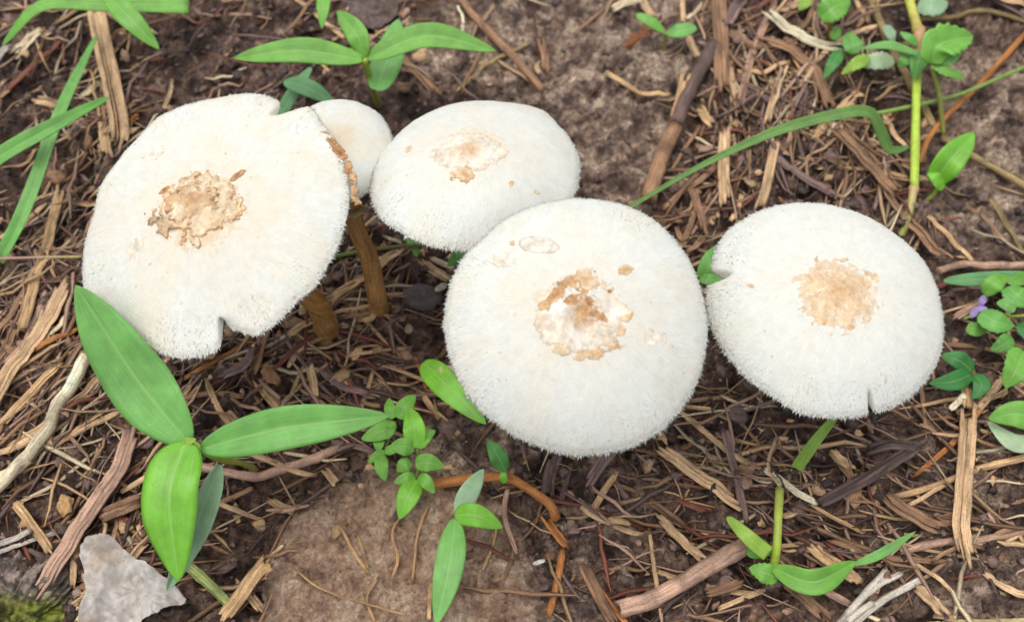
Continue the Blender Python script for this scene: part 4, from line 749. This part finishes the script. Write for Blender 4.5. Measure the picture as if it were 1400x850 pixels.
def chips(n, seed):
    r_ = np.random.default_rng(seed); pts = scatter(n); k = 9; B = np.linspace(0, 2*np.pi, k, endpoint=False); sz = .08+.30*r_.random(n)**2.2; el = r_.uniform(.35, .9, n); a = r_.uniform(0, 6.28, n)
    rad = 1+.28*r_.normal(0, 1, (n, k)); lx = np.cos(B)*rad*sz[:, None]; ly = np.sin(B)*rad*(sz*el)[:, None]
    tx = r_.normal(0, .3, n)[:, None]; ty = r_.normal(0, .3, n)[:, None]; cu = r_.normal(0, .9, n)[:, None]
    x = pts[:, 0:1]+lx*np.cos(a)[:, None]-ly*np.sin(a)[:, None]; y = pts[:, 1:2]+lx*np.sin(a)[:, None]+ly*np.cos(a)[:, None]
    z0 = (ground(pts[:, 0], pts[:, 1])+r_.uniform(.02, .25, n))[:, None]; z = z0+lx*tx+ly*ty+cu*ly*ly; c = np.stack([pts[:, 0], pts[:, 1], z0[:, 0]], -1)[:, None]
    T = np.stack([x, y, z], -1); D = T-np.array([0, 0, .03]); V = np.concatenate([T, c, D], 1); m = 2*k+1; j = np.arange(k); j2 = (j+1) % k
    f = np.concatenate([np.stack([j, j2, 0*j+k], -1), np.stack([j, j+k+1, j2], -1), np.stack([j2, j+k+1, j2+k+1], -1)]); F = (f[None]+(np.arange(n)*m)[:, None, None]).reshape(-1, 3)
    cl = np.array([hexc(SC[q]) for q in ['tan', 'brown', 'mauve', 'dark', 'pink', 'brown', 'dark', 'mauve', 'ltan']])[r_.integers(0, 9, n)]*r_.uniform(.6, 1.15, (n, 1))
    uv = V.reshape(-1, 3)[:, :2]*2; return link('leaf_chips', mesh('leaf_chips', V.reshape(-1, 3), F, M_straw, col=np.repeat(cl, m, axis=0), uv=uv))
tag(chips(1500, 31), 'torn flakes of rotten leaf and bark strewn over the soil', 'litter', kind='stuff')

# ------------------------------------------------------------------ leaves, blades, stems
G = dict(mid='74b652', bright='86cc40', dark='559c48', deep='458e44', blue='74b070', grey='a2c49a', lime='a6cf50', pale='c0d8ac', fresh='80c04c', cool='82c262')
def leaf_mesh(pts, wpx, col, shape='lance', fold=.16, arch=.14, serr=0, roll=0, seed=0, wave=.07):
    P = catmull([at(*p) for p in pts], 34); n = len(P); t = np.linspace(0, 1, n); L_ = np.linalg.norm(np.diff(P, axis=0), axis=1).sum()
    W = wpx/2/pxcm(P[n//2])*.97
    prof = {'lance': (t+.015)**.62*(1-t)**.80, 'ovate': (t+.01)**.45*(1-t)**.75, 'oval': (t+.004)**.5*(1-t)**.5, 'blade': (.35+t)**.3*(1-t)**.45*.9, 'tip': (t+.02)**.35*(1-t)**.35, 'arch': (.35+.65*sst(.1, .75, t))*np.minimum(1, (1-t)*8+.02)**.6}[shape]
    prof = prof/prof.max(); prof = prof*W*(1+(serr*np.abs(((t*7) % 1)-.5)*2 if serr else 0))
    T = np.gradient(P, axis=0); T /= np.linalg.norm(T, axis=1)[:, None]; upv = np.array([0, -.35, .94]); c, s = math.cos(roll), math.sin(roll)
    Sd = np.cross(T, upv); Sd /= np.linalg.norm(Sd, axis=1)[:, None]; U = np.cross(Sd, T); S2 = Sd*c+U*s; U2 = U*c-Sd*s
    m = 11; V, UV = [], []; r_ = np.random.default_rng(seed+3); ph = r_.uniform(0, 6, 2)
    for j, q in enumerate(np.linspace(-1, 1, m)):
        lift = fold*abs(q)*prof-arch*q*q*prof+wave*prof*np.sin(t*13+ph[0]+(2 if q > 0 else 0))*abs(q)
        V.append(P+S2*(q*prof)[:, None]+U2*lift[:, None]); UV.append(np.stack([t*L_, np.full(n, q)], -1))
    V = np.stack(V, 1).reshape(-1, 3); UV = np.stack(UV, 1).reshape(-1, 2)
    c0 = np.array(hexc(G.get(col, col))); cc = np.tile(c0, (n*m, 1))*(1+.10*(fbm(V[:, 0]*.9, V[:, 1]*.9, seed, 2))[:, None]*3)
    return V, UV, cc, grid_faces(n, m)
def leaf(parent, pts, wpx, col='mid', shape='lance', name='leaf', label=None, **k):
    k.setdefault('seed', len(bpy.data.objects)); V, UV, cc, F = leaf_mesh(pts, wpx, col, shape, **k)
    o0 = np.array(parent['_o']); o = bpy.data.objects.new(name, mesh(name, V-o0, F, M_leaf, col=cc, uv=UV)); C.objects.link(o); o.parent = parent
    md = o.modifiers.new('thickness', 'SOLIDIFY'); md.thickness = .00022; md.offset = 0
    if label: o['label'] = label
    return o
def stalk(parent, pts, wpx, col='9aa84a', name='stem', nodes=(), label=None):
    P = catmull([at(*p) for p in pts], 18); w_ = wpx/pxcm(P[9]); t = np.linspace(0, 1, 18); rad = w_/2*(1+.04*np.sin(t*11))
    for q in nodes: rad = rad*(1+.4*np.exp(-((t-q)/.05)**2))
    V, F, U = tube(P-np.array(parent['_o']), rad, 10, .9, .4, rough=.03)
    cs = [np.array(hexc(c)) for c in (col if isinstance(col, (list, tuple)) else [col, col])]; cc = np.array([cs[0]*(1-q)+cs[-1]*q for q in t]); cc = np.vstack([np.repeat(cc, 10, axis=0), cc[0], cc[-1]])
    o = bpy.data.objects.new(name, mesh(name, V, F, M_stalk, col=cc, uv=U)); C.objects.link(o); o.parent = parent
    if label: o['label'] = label
    return o
def plant(name, px, py, label, cat, group=None):
    p = at(px, py, 0); e = empty(name, p, label, cat, group); e['_o'] = [float(c) for c in p]; return e

p = plant('seedling', 350, 640, 'largest seedling at lower left with broad pointed leaves spread below the far left cap', 'seedling', 'leafy seedlings')
leaf(p, [(258,606,5), (185,515,6.1), (103,389,7.9)], 93, 'cool', 'lance', label='broad leaf rising over the cap rim', fold=.22, arch=.1, roll=.15)
leaf(p, [(275,613,5), (390,585,5.5), (534,568,5.5)], 61, 'mid', 'lance', label='long pointed leaf reaching right', fold=.35, arch=.15)
leaf(p, [(254,604,5.2), (232,680,5.1), (244,794,3.8)], 84, 'bright', 'ovate', label='bright yellow-green folded leaf', fold=.55, arch=.5, roll=-.1)
leaf(p, [(300,634,4.3), (270,710,3.4), (228,808,2.4)], 38, 'grey', 'lance', label='grey-green half-folded leaf', fold=.9, arch=.1, roll=.5)
leaf(p, [(250,612,5.1), (257,604,5.3), (268,600,5.3)], 14, 'lime', 'ovate', label='unopened leaf bud')
stalk(p, [(262,604,5.0), (292,624,4.4), (330,633,2.5), (352,642,-.3)], 9, ['a6c44a', '8a7a3a'], nodes=(.3,))
p = plant('seedling', 519, 152, 'seedling with four slim leaves at the top, standing behind the small cap', 'seedling', 'leafy seedlings')
leaf(p, [(497,82,4), (410,70,4.4), (319,80,4.1)], 38, 'fresh', fold=.3); leaf(p, [(501,80,4), (585,50,4.5), (678,70,4.1)], 38, 'fresh', fold=.35)
leaf(p, [(498,80,4), (488,48,4.6), (461,15,4.8)], 32, 'fresh', roll=.3); leaf(p, [(514,124,2.8), (532,75,3.0), (545,26,3.0)], 44, 'cool', 'ovate', label='darker leaf behind the others')
stalk(p, [(498,82,4), (509,120,2), (520,154,-.2)], 9, ['a4b848', '7d7a3a'])
p = plant('grass_plant', 385, 150, 'short dull green grass shoot showing between the far left cap and the top seedling', 'grass')
leaf(p, [(383,158,1), (405,120,1.6), (426,92,1.8)], 19, 'blue', 'blade'); leaf(p, [(388,112,2), (420,120,2.2), (460,142,1.8)], 26, 'blue')
p = plant('grass_shoot', 250, 10, 'green shoot with arching leaves along the very top left edge', 'grass')
leaf(p, [(258,8,2.6), (150,6,3), (58,8,3.2), (3,62,2.2)], 24, 'fresh', 'blade'); leaf(p, [(255,2,2.4), (210,2,2.6), (150,-4,2.6)], 30, 'dark', 'tip')
leaf(p, [(140,-14,4), (178,26,3.8), (218,68,3)], 32, 'fresh', 'lance')
p = plant('grass_plant', 2, 350, 'long narrow grass blade falling steeply at the upper left', 'grass')
leaf(p, [(0,356,.8), (35,285,2), (85,150,2.6), (134,46,1.4)], 20, 'cool', 'blade', fold=.5)
p = plant('grass_plant', -40, 250, 'wider grass blade coming in from the left edge across the steep one', 'grass')
leaf(p, [(-60,262,2.8), (0,215,3.2), (70,175,3.4), (150,133,2.8)], 26, 'mid', 'blade', fold=.5)
p = plant('grass_plant', 440, -20, 'small hanging grass blade cut by the top edge', 'grass'); leaf(p, [(442,-24,2.4), (442,8,2.4), (440,40,2)], 20, 'fresh', 'lance')
p = plant('sprout', 908, 76, 'tiny two-leaved sprout on bare clay near the top, right of centre', 'sprout')
leaf(p, [(908,44,1.2), (890,30,1.5), (870,20,1.5)], 15, 'fresh', 'oval'); leaf(p, [(911,46,1.2), (930,42,1.5), (952,38,1.4)], 21, 'cool', 'oval'); stalk(p, [(909,45,1.2), (909,60,.6), (908,78,-.1)], 5, ['8a9a48', '9a6a3c'])
p = plant('grass_plant', 835, 300, 'long arching grass blade curling over between the middle and far right caps', 'grass')
leaf(p, [(830,302,2.5), (880,272,3), (960,226,3.5), (1060,180,3.6), (1140,158,3.5), (1188,154,3.1), (1206,186,2.2), (1218,206,1.6), (1246,200,1.2)], 18, '74a04c', 'arch', fold=.3)
p = plant('grass_runner', 1160, 156, 'thin green runner lying behind the yellow-green stem', 'stem')
stalk(p, [(1410,88,1), (1350,114,.8), (1300,133,.7), (1200,155,.7), (1160,158,.6)], 6, '7f9a48')
p = plant('jointed_grass', 1236, 318, 'upright yellow-green jointed stem with serrated leaves at the top right', 'stem')
stalk(p, [(1240,-14,1.5), (1247,14,1.5), (1256,44,1.5)], 13, ['c2d450', 'b8a058'], nodes=(.95,)); stalk(p, [(1258,40,1.5), (1254,60,1.5), (1252,84,1.4)], 15, ['c09870', 'a07048'], label='pinkish swollen joint')
stalk(p, [(1254,84,1.3), (1252,160,1), (1250,255,.7)], 12, 'b2cc48'); stalk(p, [(1250,255,.7), (1243,290,.4), (1232,324,0)], 11, ['b49a68', 'b0b860'], nodes=(.05,))
leaf(p, [(1275,88,2.4), (1284,62,3), (1330,50,2.8)], 44, 'fresh', 'ovate', serr=.25, fold=.5); leaf(p, [(1282,84,2.4), (1298,78,2.6), (1314,72,2.4)], 18, 'cool', 'ovate', serr=.3)
leaf(p, [(1276,88,2.3), (1296,98,2.3), (1319,106,2)], 14, 'fresh', 'ovate', serr=.35); leaf(p, [(1256,74,2), (1215,62,2.2), (1176,67,2)], 13, 'cool', 'lance'); leaf(p, [(1256,62,1.8), (1243,52,2), (1230,44,2)], 13, 'mid')
leaf(p, [(1260,70,1.6), (1254,90,1.8), (1250,108,1.5)], 28, 'mid', 'ovate'); leaf(p, [(1250,72,1.6), (1238,82,1.8), (1228,92,1.5)], 24, 'mid', 'ovate')
stalk(p, [(1274,90,2.3), (1284,130,1.2), (1290,186,-.1)], 7, ['7c8a38', '8a8a44'])
p = plant('weed', 1150, 90, 'low serrated green weed at the top right, left of the yellow-green stem', 'weed')
for q, w_, c in (([(1122,26,1.6), (1138,12,2), (1162,0,1.8)], 34, 'fresh'), ([(1140,55,.8), (1143,45,1), (1148,38,1)], 14, 'fresh'), ([(1168,74,1), (1166,60,1.2), (1162,44,1)], 26, 'mid'), ([(1188,78,1.2), (1170,88,1.4), (1150,102,1)], 17, 'lime'),
                 ([(1150,70,1), (1140,85,1.2), (1126,108,.8)], 17, 'dark'), ([(1222,82,.7), (1196,84,1.0), (1168,86,.7)], 24, 'pale'), ([(1104,-6,1), (1100,4,1), (1092,14,.8)], 18, 'lime'), ([(1212,35,.8), (1218,48,1), (1222,60,.8)], 16, 'grey'), ([(1255,6,.8), (1275,8,1), (1296,4,.9)], 30, 'grey')):
    leaf(p, q, w_, c, 'ovate', serr=.22)
stalk(p, [(1135,16,1.5), (1134,45,.6), (1136,70,-.1)], 7, ['8a7a3a', 'a0583a'])
p = plant('seedling', 1270, 276, 'single upright leaf on a short stem at the right, below the crossing stalks', 'seedling')
leaf(p, [(1276,250,.8), (1300,218,1.8), (1332,182,2)], 40, 'bright', 'ovate', fold=.4); leaf(p, [(1290,258,.8), (1280,244,1.2), (1268,236,1.2)], 20, 'bright', 'ovate'); stalk(p, [(1284,252,.8), (1276,266,.4), (1264,276,0)], 6, '9aac4a')
p = plant('fallen_leaf', 1400, 380, 'long bluish-green leaf lying under the level stick at the right edge', 'leaf'); leaf(p, [(1290,384,.9), (1345,381,1.1), (1420,374,1.1)], 20, 'blue', 'lance')
p = plant('weed', 1380, 460, 'cluster of small bright leaves at the right edge with a tiny purple flower', 'weed')
for q, w_, c in (([(1345,402,1.2), (1360,388,1.6), (1378,378,1.4)], 24, 'fresh'), ([(1378,392,1.6), (1392,404,1.8), (1412,416,1.6)], 34, 'mid'), ([(1340,428,1.4), (1362,440,1.6), (1386,446,1.4)], 32, 'mid'), ([(1322,446,.9), (1334,450,1), (1348,452,.9)], 20, 'fresh'),
                 ([(1384,462,1.3), (1370,472,1.5), (1354,478,1.3)], 24, 'mid'), ([(1400,480,1.8), (1390,504,2), (1374,530,1.6)], 40, 'fresh'), ([(1398,440,1), (1406,455,1.1), (1412,470,1)], 26, 'deep'), ([(1388,424,1.8), (1376,416,1.9), (1362,414,1.8)], 18, 'cool'), ([(1404,376,1.2), (1388,384,1.4), (1372,382,1.3)], 18, 'fresh')):
    leaf(p, q, w_, c, 'ovate', serr=.12)
stalk(p, [(1410,430,1.6), (1380,432,1.2), (1350,424,.9), (1318,436,.6)], 4, '9ab048')
for q in ([(1338,420,1.2), (1343,412,1.4), (1347,404,1.3)], [(1336,420,1.2), (1332,428,1.3), (1326,434,1.2)], [(1336,420,1.2), (1346,424,1.3), (1350,430,1.2)]): leaf(p, q, 10, 'b8a0d8', 'oval', name='petal')
p = plant('seedling', 1330, 540, 'dark green three-leaved seedling touching the right rim of the far right cap', 'seedling')
for q, w_ in (([(1330,508,1.2), (1310,492,1.6), (1286,486,1.5)], 28), ([(1328,512,1.2), (1300,522,1.5), (1270,524,1.4)], 28), ([(1332,512,1.1), (1342,526,1.3), (1330,545,1.1)], 26)): leaf(p, q, w_, 'deep', 'ovate')
stalk(p, [(1330,510,1.2), (1334,524,.6), (1334,542,-.2)], 4, '7a6a3a')
p = plant('seedling', 1420, 590, 'seedling cut by the right edge with one green leaf over a paler one', 'seedling')
leaf(p, [(1420,606,1.2), (1385,604,1.3), (1350,576,1.2)], 26, 'pale', 'ovate'); leaf(p, [(1425,576,1.8), (1390,566,2), (1351,572,1.6)], 40, 'fresh', 'ovate')
p = plant('seedling', 570, 655, 'clover-like seedling of small rounded leaflets at the tip of the long pointed leaf', 'seedling')
for q, w_ in (([(570,612,2), (566,585,2.4), (560,556,2.3)], 32), ([(571,612,2), (580,598,2.2), (595,588,2.1)], 20), ([(566,613,2), (552,610,2.2), (533,610,2.1)], 26), ([(568,634,1.8), (585,632,2), (607,638,1.8)], 26), ([(562,633,1.7), (553,636,1.8), (543,644,1.6)], 22),
              ([(568,653,1.6), (555,654,1.8), (539,660,1.7)], 18), ([(572,652,1.6), (582,658,1.8), (594,674,1.6)], 20), ([(570,656,1.6), (558,678,1.8), (546,709,1.5)], 32)): leaf(p, q, w_, 'bright' if w_ > 30 else 'fresh', 'ovate', fold=.15)
stalk(p, [(570,610,2), (573,632,1.5), (570,655,1.2), (576,668,-.1)], 4, '7a8a3a')
p = plant('seedling', 525, 620, 'second small clover-like seedling just left of the other, partly under the leaf tip', 'seedling')
for q, w_ in (([(545,572,1.4), (554,555,1.6), (568,540,1.5)], 24), ([(537,572,1.4), (533,558,1.5), (532,544,1.4)], 17), ([(540,578,1.2), (520,590,1.3), (494,600,1.2)], 26), ([(518,596,1), (518,606,1.1), (517,618,1)], 17), ([(527,618,1), (514,624,1.1), (503,632,1)], 14), ([(521,622,1.1), (522,640,1.2), (527,657,1)], 20), ([(527,618,1.1), (536,614,1.2), (545,608,1.1)], 14), ([(536,580,1.2), (533,590,1.3), (530,600,1.2)], 14)): leaf(p, q, w_, 'fresh', 'ovate', fold=.15)
stalk(p, [(540,576,1.2), (532,600,.8), (524,622,.5), (522,640,-.2)], 4, '7a8a3a')
p = plant('seedling', 660, 575, 'green leaf with a withered spot showing under the left rim of the middle cap', 'seedling'); lf = leaf(p, [(579,495,2.2), (606,522,2.6), (665,580,2.6)], 40, 'bright', 'ovate')
P_ = at(612, 507, 2.62); B = np.linspace(0, 2*np.pi, 16, endpoint=False); e_ = .30+.06*np.sin(B*3)
ring = lambda s, z: np.stack([np.cos(B)*e_*s, np.sin(B)*e_*s*.9, np.full(16, z)], -1)+P_-np.array(p['_o'])
sp_ = bpy.data.objects.new('withered_spot', mesh('withered_spot', np.concatenate([ring(.01, .02), ring(.7, .02), ring(1, .0), ring(1, -.03)]), grid_faces(4, 16, True), M_dead, col=hexc('cdb590'))); C.objects.link(sp_); sp_.parent = p
stalk(p, [(640,560,2.4), (650,575,1), (655,580,-.2)], 5, '8aa040')
p = plant('sprout', 690, 662, 'single small dark leaf standing on the arched orange root below the middle cap', 'sprout'); leaf(p, [(690,642,1.5), (680,622,1.9), (667,601,1.9)], 25, 'dark', 'ovate'); leaf(p, [(690,660,1.2), (688,650,1.4), (690,640,1.4)], 11, 'bright', 'ovate'); stalk(p, [(690,642,1.5), (690,652,1), (689,664,0)], 4, '7a8a3a')
p = plant('seedling', 630, 722, 'three-leaved seedling at bottom centre with one long leaf drooping to the bottom edge', 'seedling', 'leafy seedlings')
leaf(p, [(626,702,2.6), (642,672,2.9), (661,641,2.8)], 29, 'grey', 'ovate', label='dull grey-green upper leaf'); leaf(p, [(622,704,2.6), (650,704,3), (687,721,2.6)], 33, 'bright', 'ovate', label='bright short leaf'); leaf(p, [(623,708,2.6), (614,775,2.8), (596,854,2.4)], 42, 'cool', 'lance')
stalk(p, [(624,704,2.6), (628,714,1.8), (634,724,.5)], 6, '9ab850')
p = plant('sprout', 962, 390, 'green leaf pair half hidden behind the left rim of the far right cap', 'sprout'); leaf(p, [(960,384,2), (972,358,2.4), (988,334,2.2)], 28, 'mid', 'ovate'); leaf(p, [(955,380,2), (970,382,2.2), (994,380,2)], 16, 'cool', 'ovate'); stalk(p, [(960,384,2), (956,394,1), (950,400,0)], 4, '7a8a3a')
p = plant('sprout', 622, 360, 'scrap of green leaf in the gap between the back and middle caps', 'sprout'); leaf(p, [(632,338,1.8), (624,352,2), (612,364,1.8)], 20, 'mid', 'ovate'); leaf(p, [(556,320,.8), (566,334,1), (570,352,.9)], 16, 'fresh', 'ovate'); stalk(p, [(448,352,1.0), (520,340,1.1), (580,335,1.1), (640,345,1.4)], 5, ['6a8a3c', '7a5a44'], name='runner')
p = plant('grass_plant', 1090, 640, 'short yellow-green blade sticking out below the far right cap', 'grass'); leaf(p, [(1088,640,.5), (1115,602,1.4), (1148,562,2)], 17, 'lime', 'blade', fold=.5)
p = plant('seedling', 1060, 785, 'grass seedling at lower right with a torn broad leaf and an upright stem', 'seedling', 'leafy seedlings')
stalk(p, [(1066,668,1.2), (1064,705,1.4), (1062,745,1.2), (1056,786,.2)], 12, ['9aa04c', 'b4d448']); leaf(p, [(1050,757,1.3), (1022,733,1.6), (994,706,1.4)], 22, 'lime', 'blade', label='pale torn leaf end'); leaf(p, [(1022,758,.9), (1036,752,1.1), (1054,752,1)], 24, 'fresh', 'oval')
leaf(p, [(1056,776,1.4), (1112,795,1.8), (1170,767,1.5)], 36, 'fresh', 'lance', fold=.5); leaf(p, [(1064,790,1.2), (1044,782,1.4), (1024,776,1.2)], 26, 'fresh', 'ovate', serr=.2); leaf(p, [(1166,772,1.3), (1205,756,1.5), (1252,726,1.4)], 14, 'cool', 'lance')
p = plant('jointed_grass', 0, 352, 'hair-thin pink grass stem lying level at the left edge, running to the far left cap', 'stem'); stalk(p, [(-20,354,1.6), (50,352,1.8), (112,351,1.8)], 4, ['b87a86', 'a8a05a'])

# ------------------------------------------------------------------ dead leaf, rotten wood, stone, chips
def sheet(name, outline, z0, col, label, cat, amp=.35, seed=1, fr=.9, pleat=0):
    P = np.array([at(px, py, z0) for px, py in outline]); c = P.mean(0); A = np.linspace(0, 1, 120, endpoint=False)*len(P); i = A.astype(int); f = (A-i)[:, None]
    E = P[i]*(1-f)+P[(i+1) % len(P)]*f-c; E = E*(1+.10*fbm(E[:, 0]*2.2, E[:, 1]*2.2, seed, 3)[:, None]*2+.008*rng.normal(0, 1, (120, 1)))
    rs = np.linspace(0, 1, 30); V = []
    for s in rs:
        q = E*s; x = q[:, 0]+c[0]; y = q[:, 1]+c[1]; z = .5*ground(x, y)+z0*.6+amp*2.8*np.abs(fbm(x*fr, y*fr, seed, 2))+amp*1.2*s**3*np.clip(.3+2*fbm(x*.8+5, y*.8, seed+6, 2), 0, 1)+pleat*(1-np.abs(np.sin(x*1.9+y*1.2+1.3*np.sin(y*.9))))+pleat*.6*(1-np.abs(np.sin(x*1.1-y*2.3))) -.12*s**4
        V.append(np.stack([q[:, 0], q[:, 1], z-z0], -1))
    V = np.concatenate(V); vv = np.clip(.5+2.5*fbm(V[:, 0]*.9, V[:, 1]*.9, seed+4, 5), 0, 1)[:, None]; cc = np.array(hexc(col))*(1-.35*vv*np.array([.7, 1, 1.25]))
    o = bpy.data.objects.new(name, mesh(name, V, grid_faces(30, 120, True), M_dead, col=cc)); C.objects.link(o); o.location = Vector((c[0], c[1], z0))*CM
    md = o.modifiers.new('thickness', 'SOLIDIFY'); md.thickness = .00018; tag(o, label, cat); return o
sheet('dead_leaf', [(112,748), (135,733), (158,738), (172,755), (195,768), (222,785), (250,808), (252,822), (236,826), (222,836), (212,842), (196,850), (180,880), (130,890), (112,870), (116,800)], .7, 'c6c0b8', 'crumpled grey-white dead leaf at the lower left corner', 'dead leaf', .34, 3, .7, .34)
sheet('dead_leaf', [(1225,854), (1260,848), (1330,845), (1440,842), (1440,900), (1225,900)], .6, 'cdbf90', 'pale straw-coloured dead leaf cut by the bottom edge at the right', 'dead leaf', .1, 5)
sheet('bark_chip', [(462,-6), (545,-8), (542,16), (520,34), (500,32), (478,20)], .5, '71625c', 'grey-brown flat bark chip at the top edge behind the top seedling', 'bark chip', .1, 6)
sheet('bark_chip', [(852,62), (866,40), (890,38), (892,50), (870,56)], .35, '96603f', 'small reddish-brown chip beside the two-leaved sprout', 'bark chip', .1, 7)
sheet('bark_chip', [(70,688), (82,672), (96,676), (92,694), (78,700)], .4, 'd0a878', 'small tan husk beside the cream cane at the lower left', 'husk', .15, 8)
sheet('bark_chip', [(354,505), (366,498), (382,512), (378,522), (362,518)], .6, 'b08a64', 'small curled brown husk left of the middle cap', 'husk', .15, 9)
sheet('bark_chip', [(1155,672), (1180,660), (1184,682), (1170,694)], .4, 'c29a70', 'small tan husk left of the thick wet stem piece', 'husk', .15, 10)
def blob(name, px, py, z, r3, col, label, cat, seed, rotz=0, amp=.3, mat=None, fn=None):
    import bmesh
    bm = bmesh.new(); bmesh.ops.create_icosphere(bm, subdivisions=6 if r3[0] > 1.5 else 4, radius=1); bv = np.array([v_.co[:] for v_ in bm.verts]); bf = np.array([[v_.index for v_ in f.verts] for f in bm.faces]); bm.free()
    d = 1+amp*(fbm(bv[:, 0]*1.5+seed, bv[:, 1]*1.5+bv[:, 2], seed, 5)+fbm(bv[:, 2]*2+seed, bv[:, 1]*2-bv[:, 0], seed+2, 4)*.7)*2; d = d+amp*(2.4 if r3[0] > 1.5 else .55)*fbm(bv[:, 0]*9+seed, bv[:, 1]*9+bv[:, 2]*7, seed+9, 4); V = bv*d[:, None]*np.array(r3)
    c, s = math.cos(rotz), math.sin(rotz); V = np.stack([V[:, 0]*c-V[:, 1]*s, V[:, 0]*s+V[:, 1]*c, V[:, 2]], -1)
    cc = np.tile(hexc(col), (len(V), 1)) if fn is None else fn(V)
    o = bpy.data.objects.new(name, mesh(name, V, bf, mat or M_crumb, col=cc)); C.objects.link(o); o.location = Vector(at(px, py, z))*CM; tag(o, label, cat); return o
blob('stone', 577, 406, .35, (.75, .55, .4), '6a5c5a', 'dark grey stone in the hollow between the left stem and the middle cap', 'stone', 3, -.2, .15, M_plain)
blob('pebble', 559, 450, .35, (.16, .2, .14), '9a8c70', 'small pale pebble below the dark grey stone', 'pebble', 4, 0, .1)
blob('pebble', 603, 393, .7, (.28, .14, .12), 'c8b8a0', 'pale chip resting by the left rim of the middle cap', 'pebble', 4, .6, .1)
def moss(V):
    m = np.clip(.5+3.4*fbm(V[:, 0]*1.3, V[:, 1]*1.3+V[:, 2], 5, 4), 0, 1)[:, None]; g = np.clip(.5+4*fbm(V[:, 0]*.8+4, V[:, 1]*1.2, 8, 3), 0, 1)[:, None]
    hi = sst(.2, 1.0, V[:, 1])[:, None]; c = np.array(hexc('4a3428'))*(1-m*.5)+np.array(hexc('7a8428'))*m*.5; c = c*(1-g*.4)+np.array(hexc('8c9a30'))*g*.4; return (c*(1-hi)+np.array(hexc('948478'))*hi*(.35+.65*m))*(.25+1.3*np.clip(.5+3*fbm(V[:, 0]*7, V[:, 1]*7+V[:, 2]*5, 61, 3), 0, 1)[:, None])
blob('rotten_wood', 18, 850, -.1, (2.0, 1.9, 1.0), '4a3a2c', 'mossy dark chunk of rotten wood in the lower left corner', 'rotten wood', 7, -.15, .3, M_plain, moss)
blob('shell_bit', 737, 768, .6, (.22, .08, .07), 'e0dcd0', 'tiny white shell scrap at the bottom centre', 'shell bit', 9, .3, .1)
def fork():
    e = empty('forked_twig', at(1170,850,.3), 'bleached grey forked twig at the bottom, below the lower right seedling', 'twig'); o0 = at(1170,850,.3)
    for pts, w_ in (([(1140,862), (1180,815), (1210,782)], 11), ([(1160,858), (1205,822), (1257,793)], 10), ([(1186,812), (1205,798), (1228,786)], 8), ([(1158,850), (1172,838), (1190,826)], 9)):
        P = catmull([at(*q, .6) for q in pts], 12); P[:, 2] = rest(P, .3, .2); V, F, U = tube(P-o0, np.full(12, w_/2/pxcm(P[6])), 8, .6, 1.2, rough=.1, seed=int(w_))
        o = bpy.data.objects.new('prong', mesh('prong', V, F, M_straw, col=hexc('cfc4b4'), uv=U)); C.objects.link(o); o.parent = e
fork()
for o in bpy.data.objects:
    if '_o' in o: del o['_o']
print('objects', len(bpy.data.objects), 'faces', sum(len(o.data.polygons) for o in bpy.data.objects if o.type == 'MESH'))
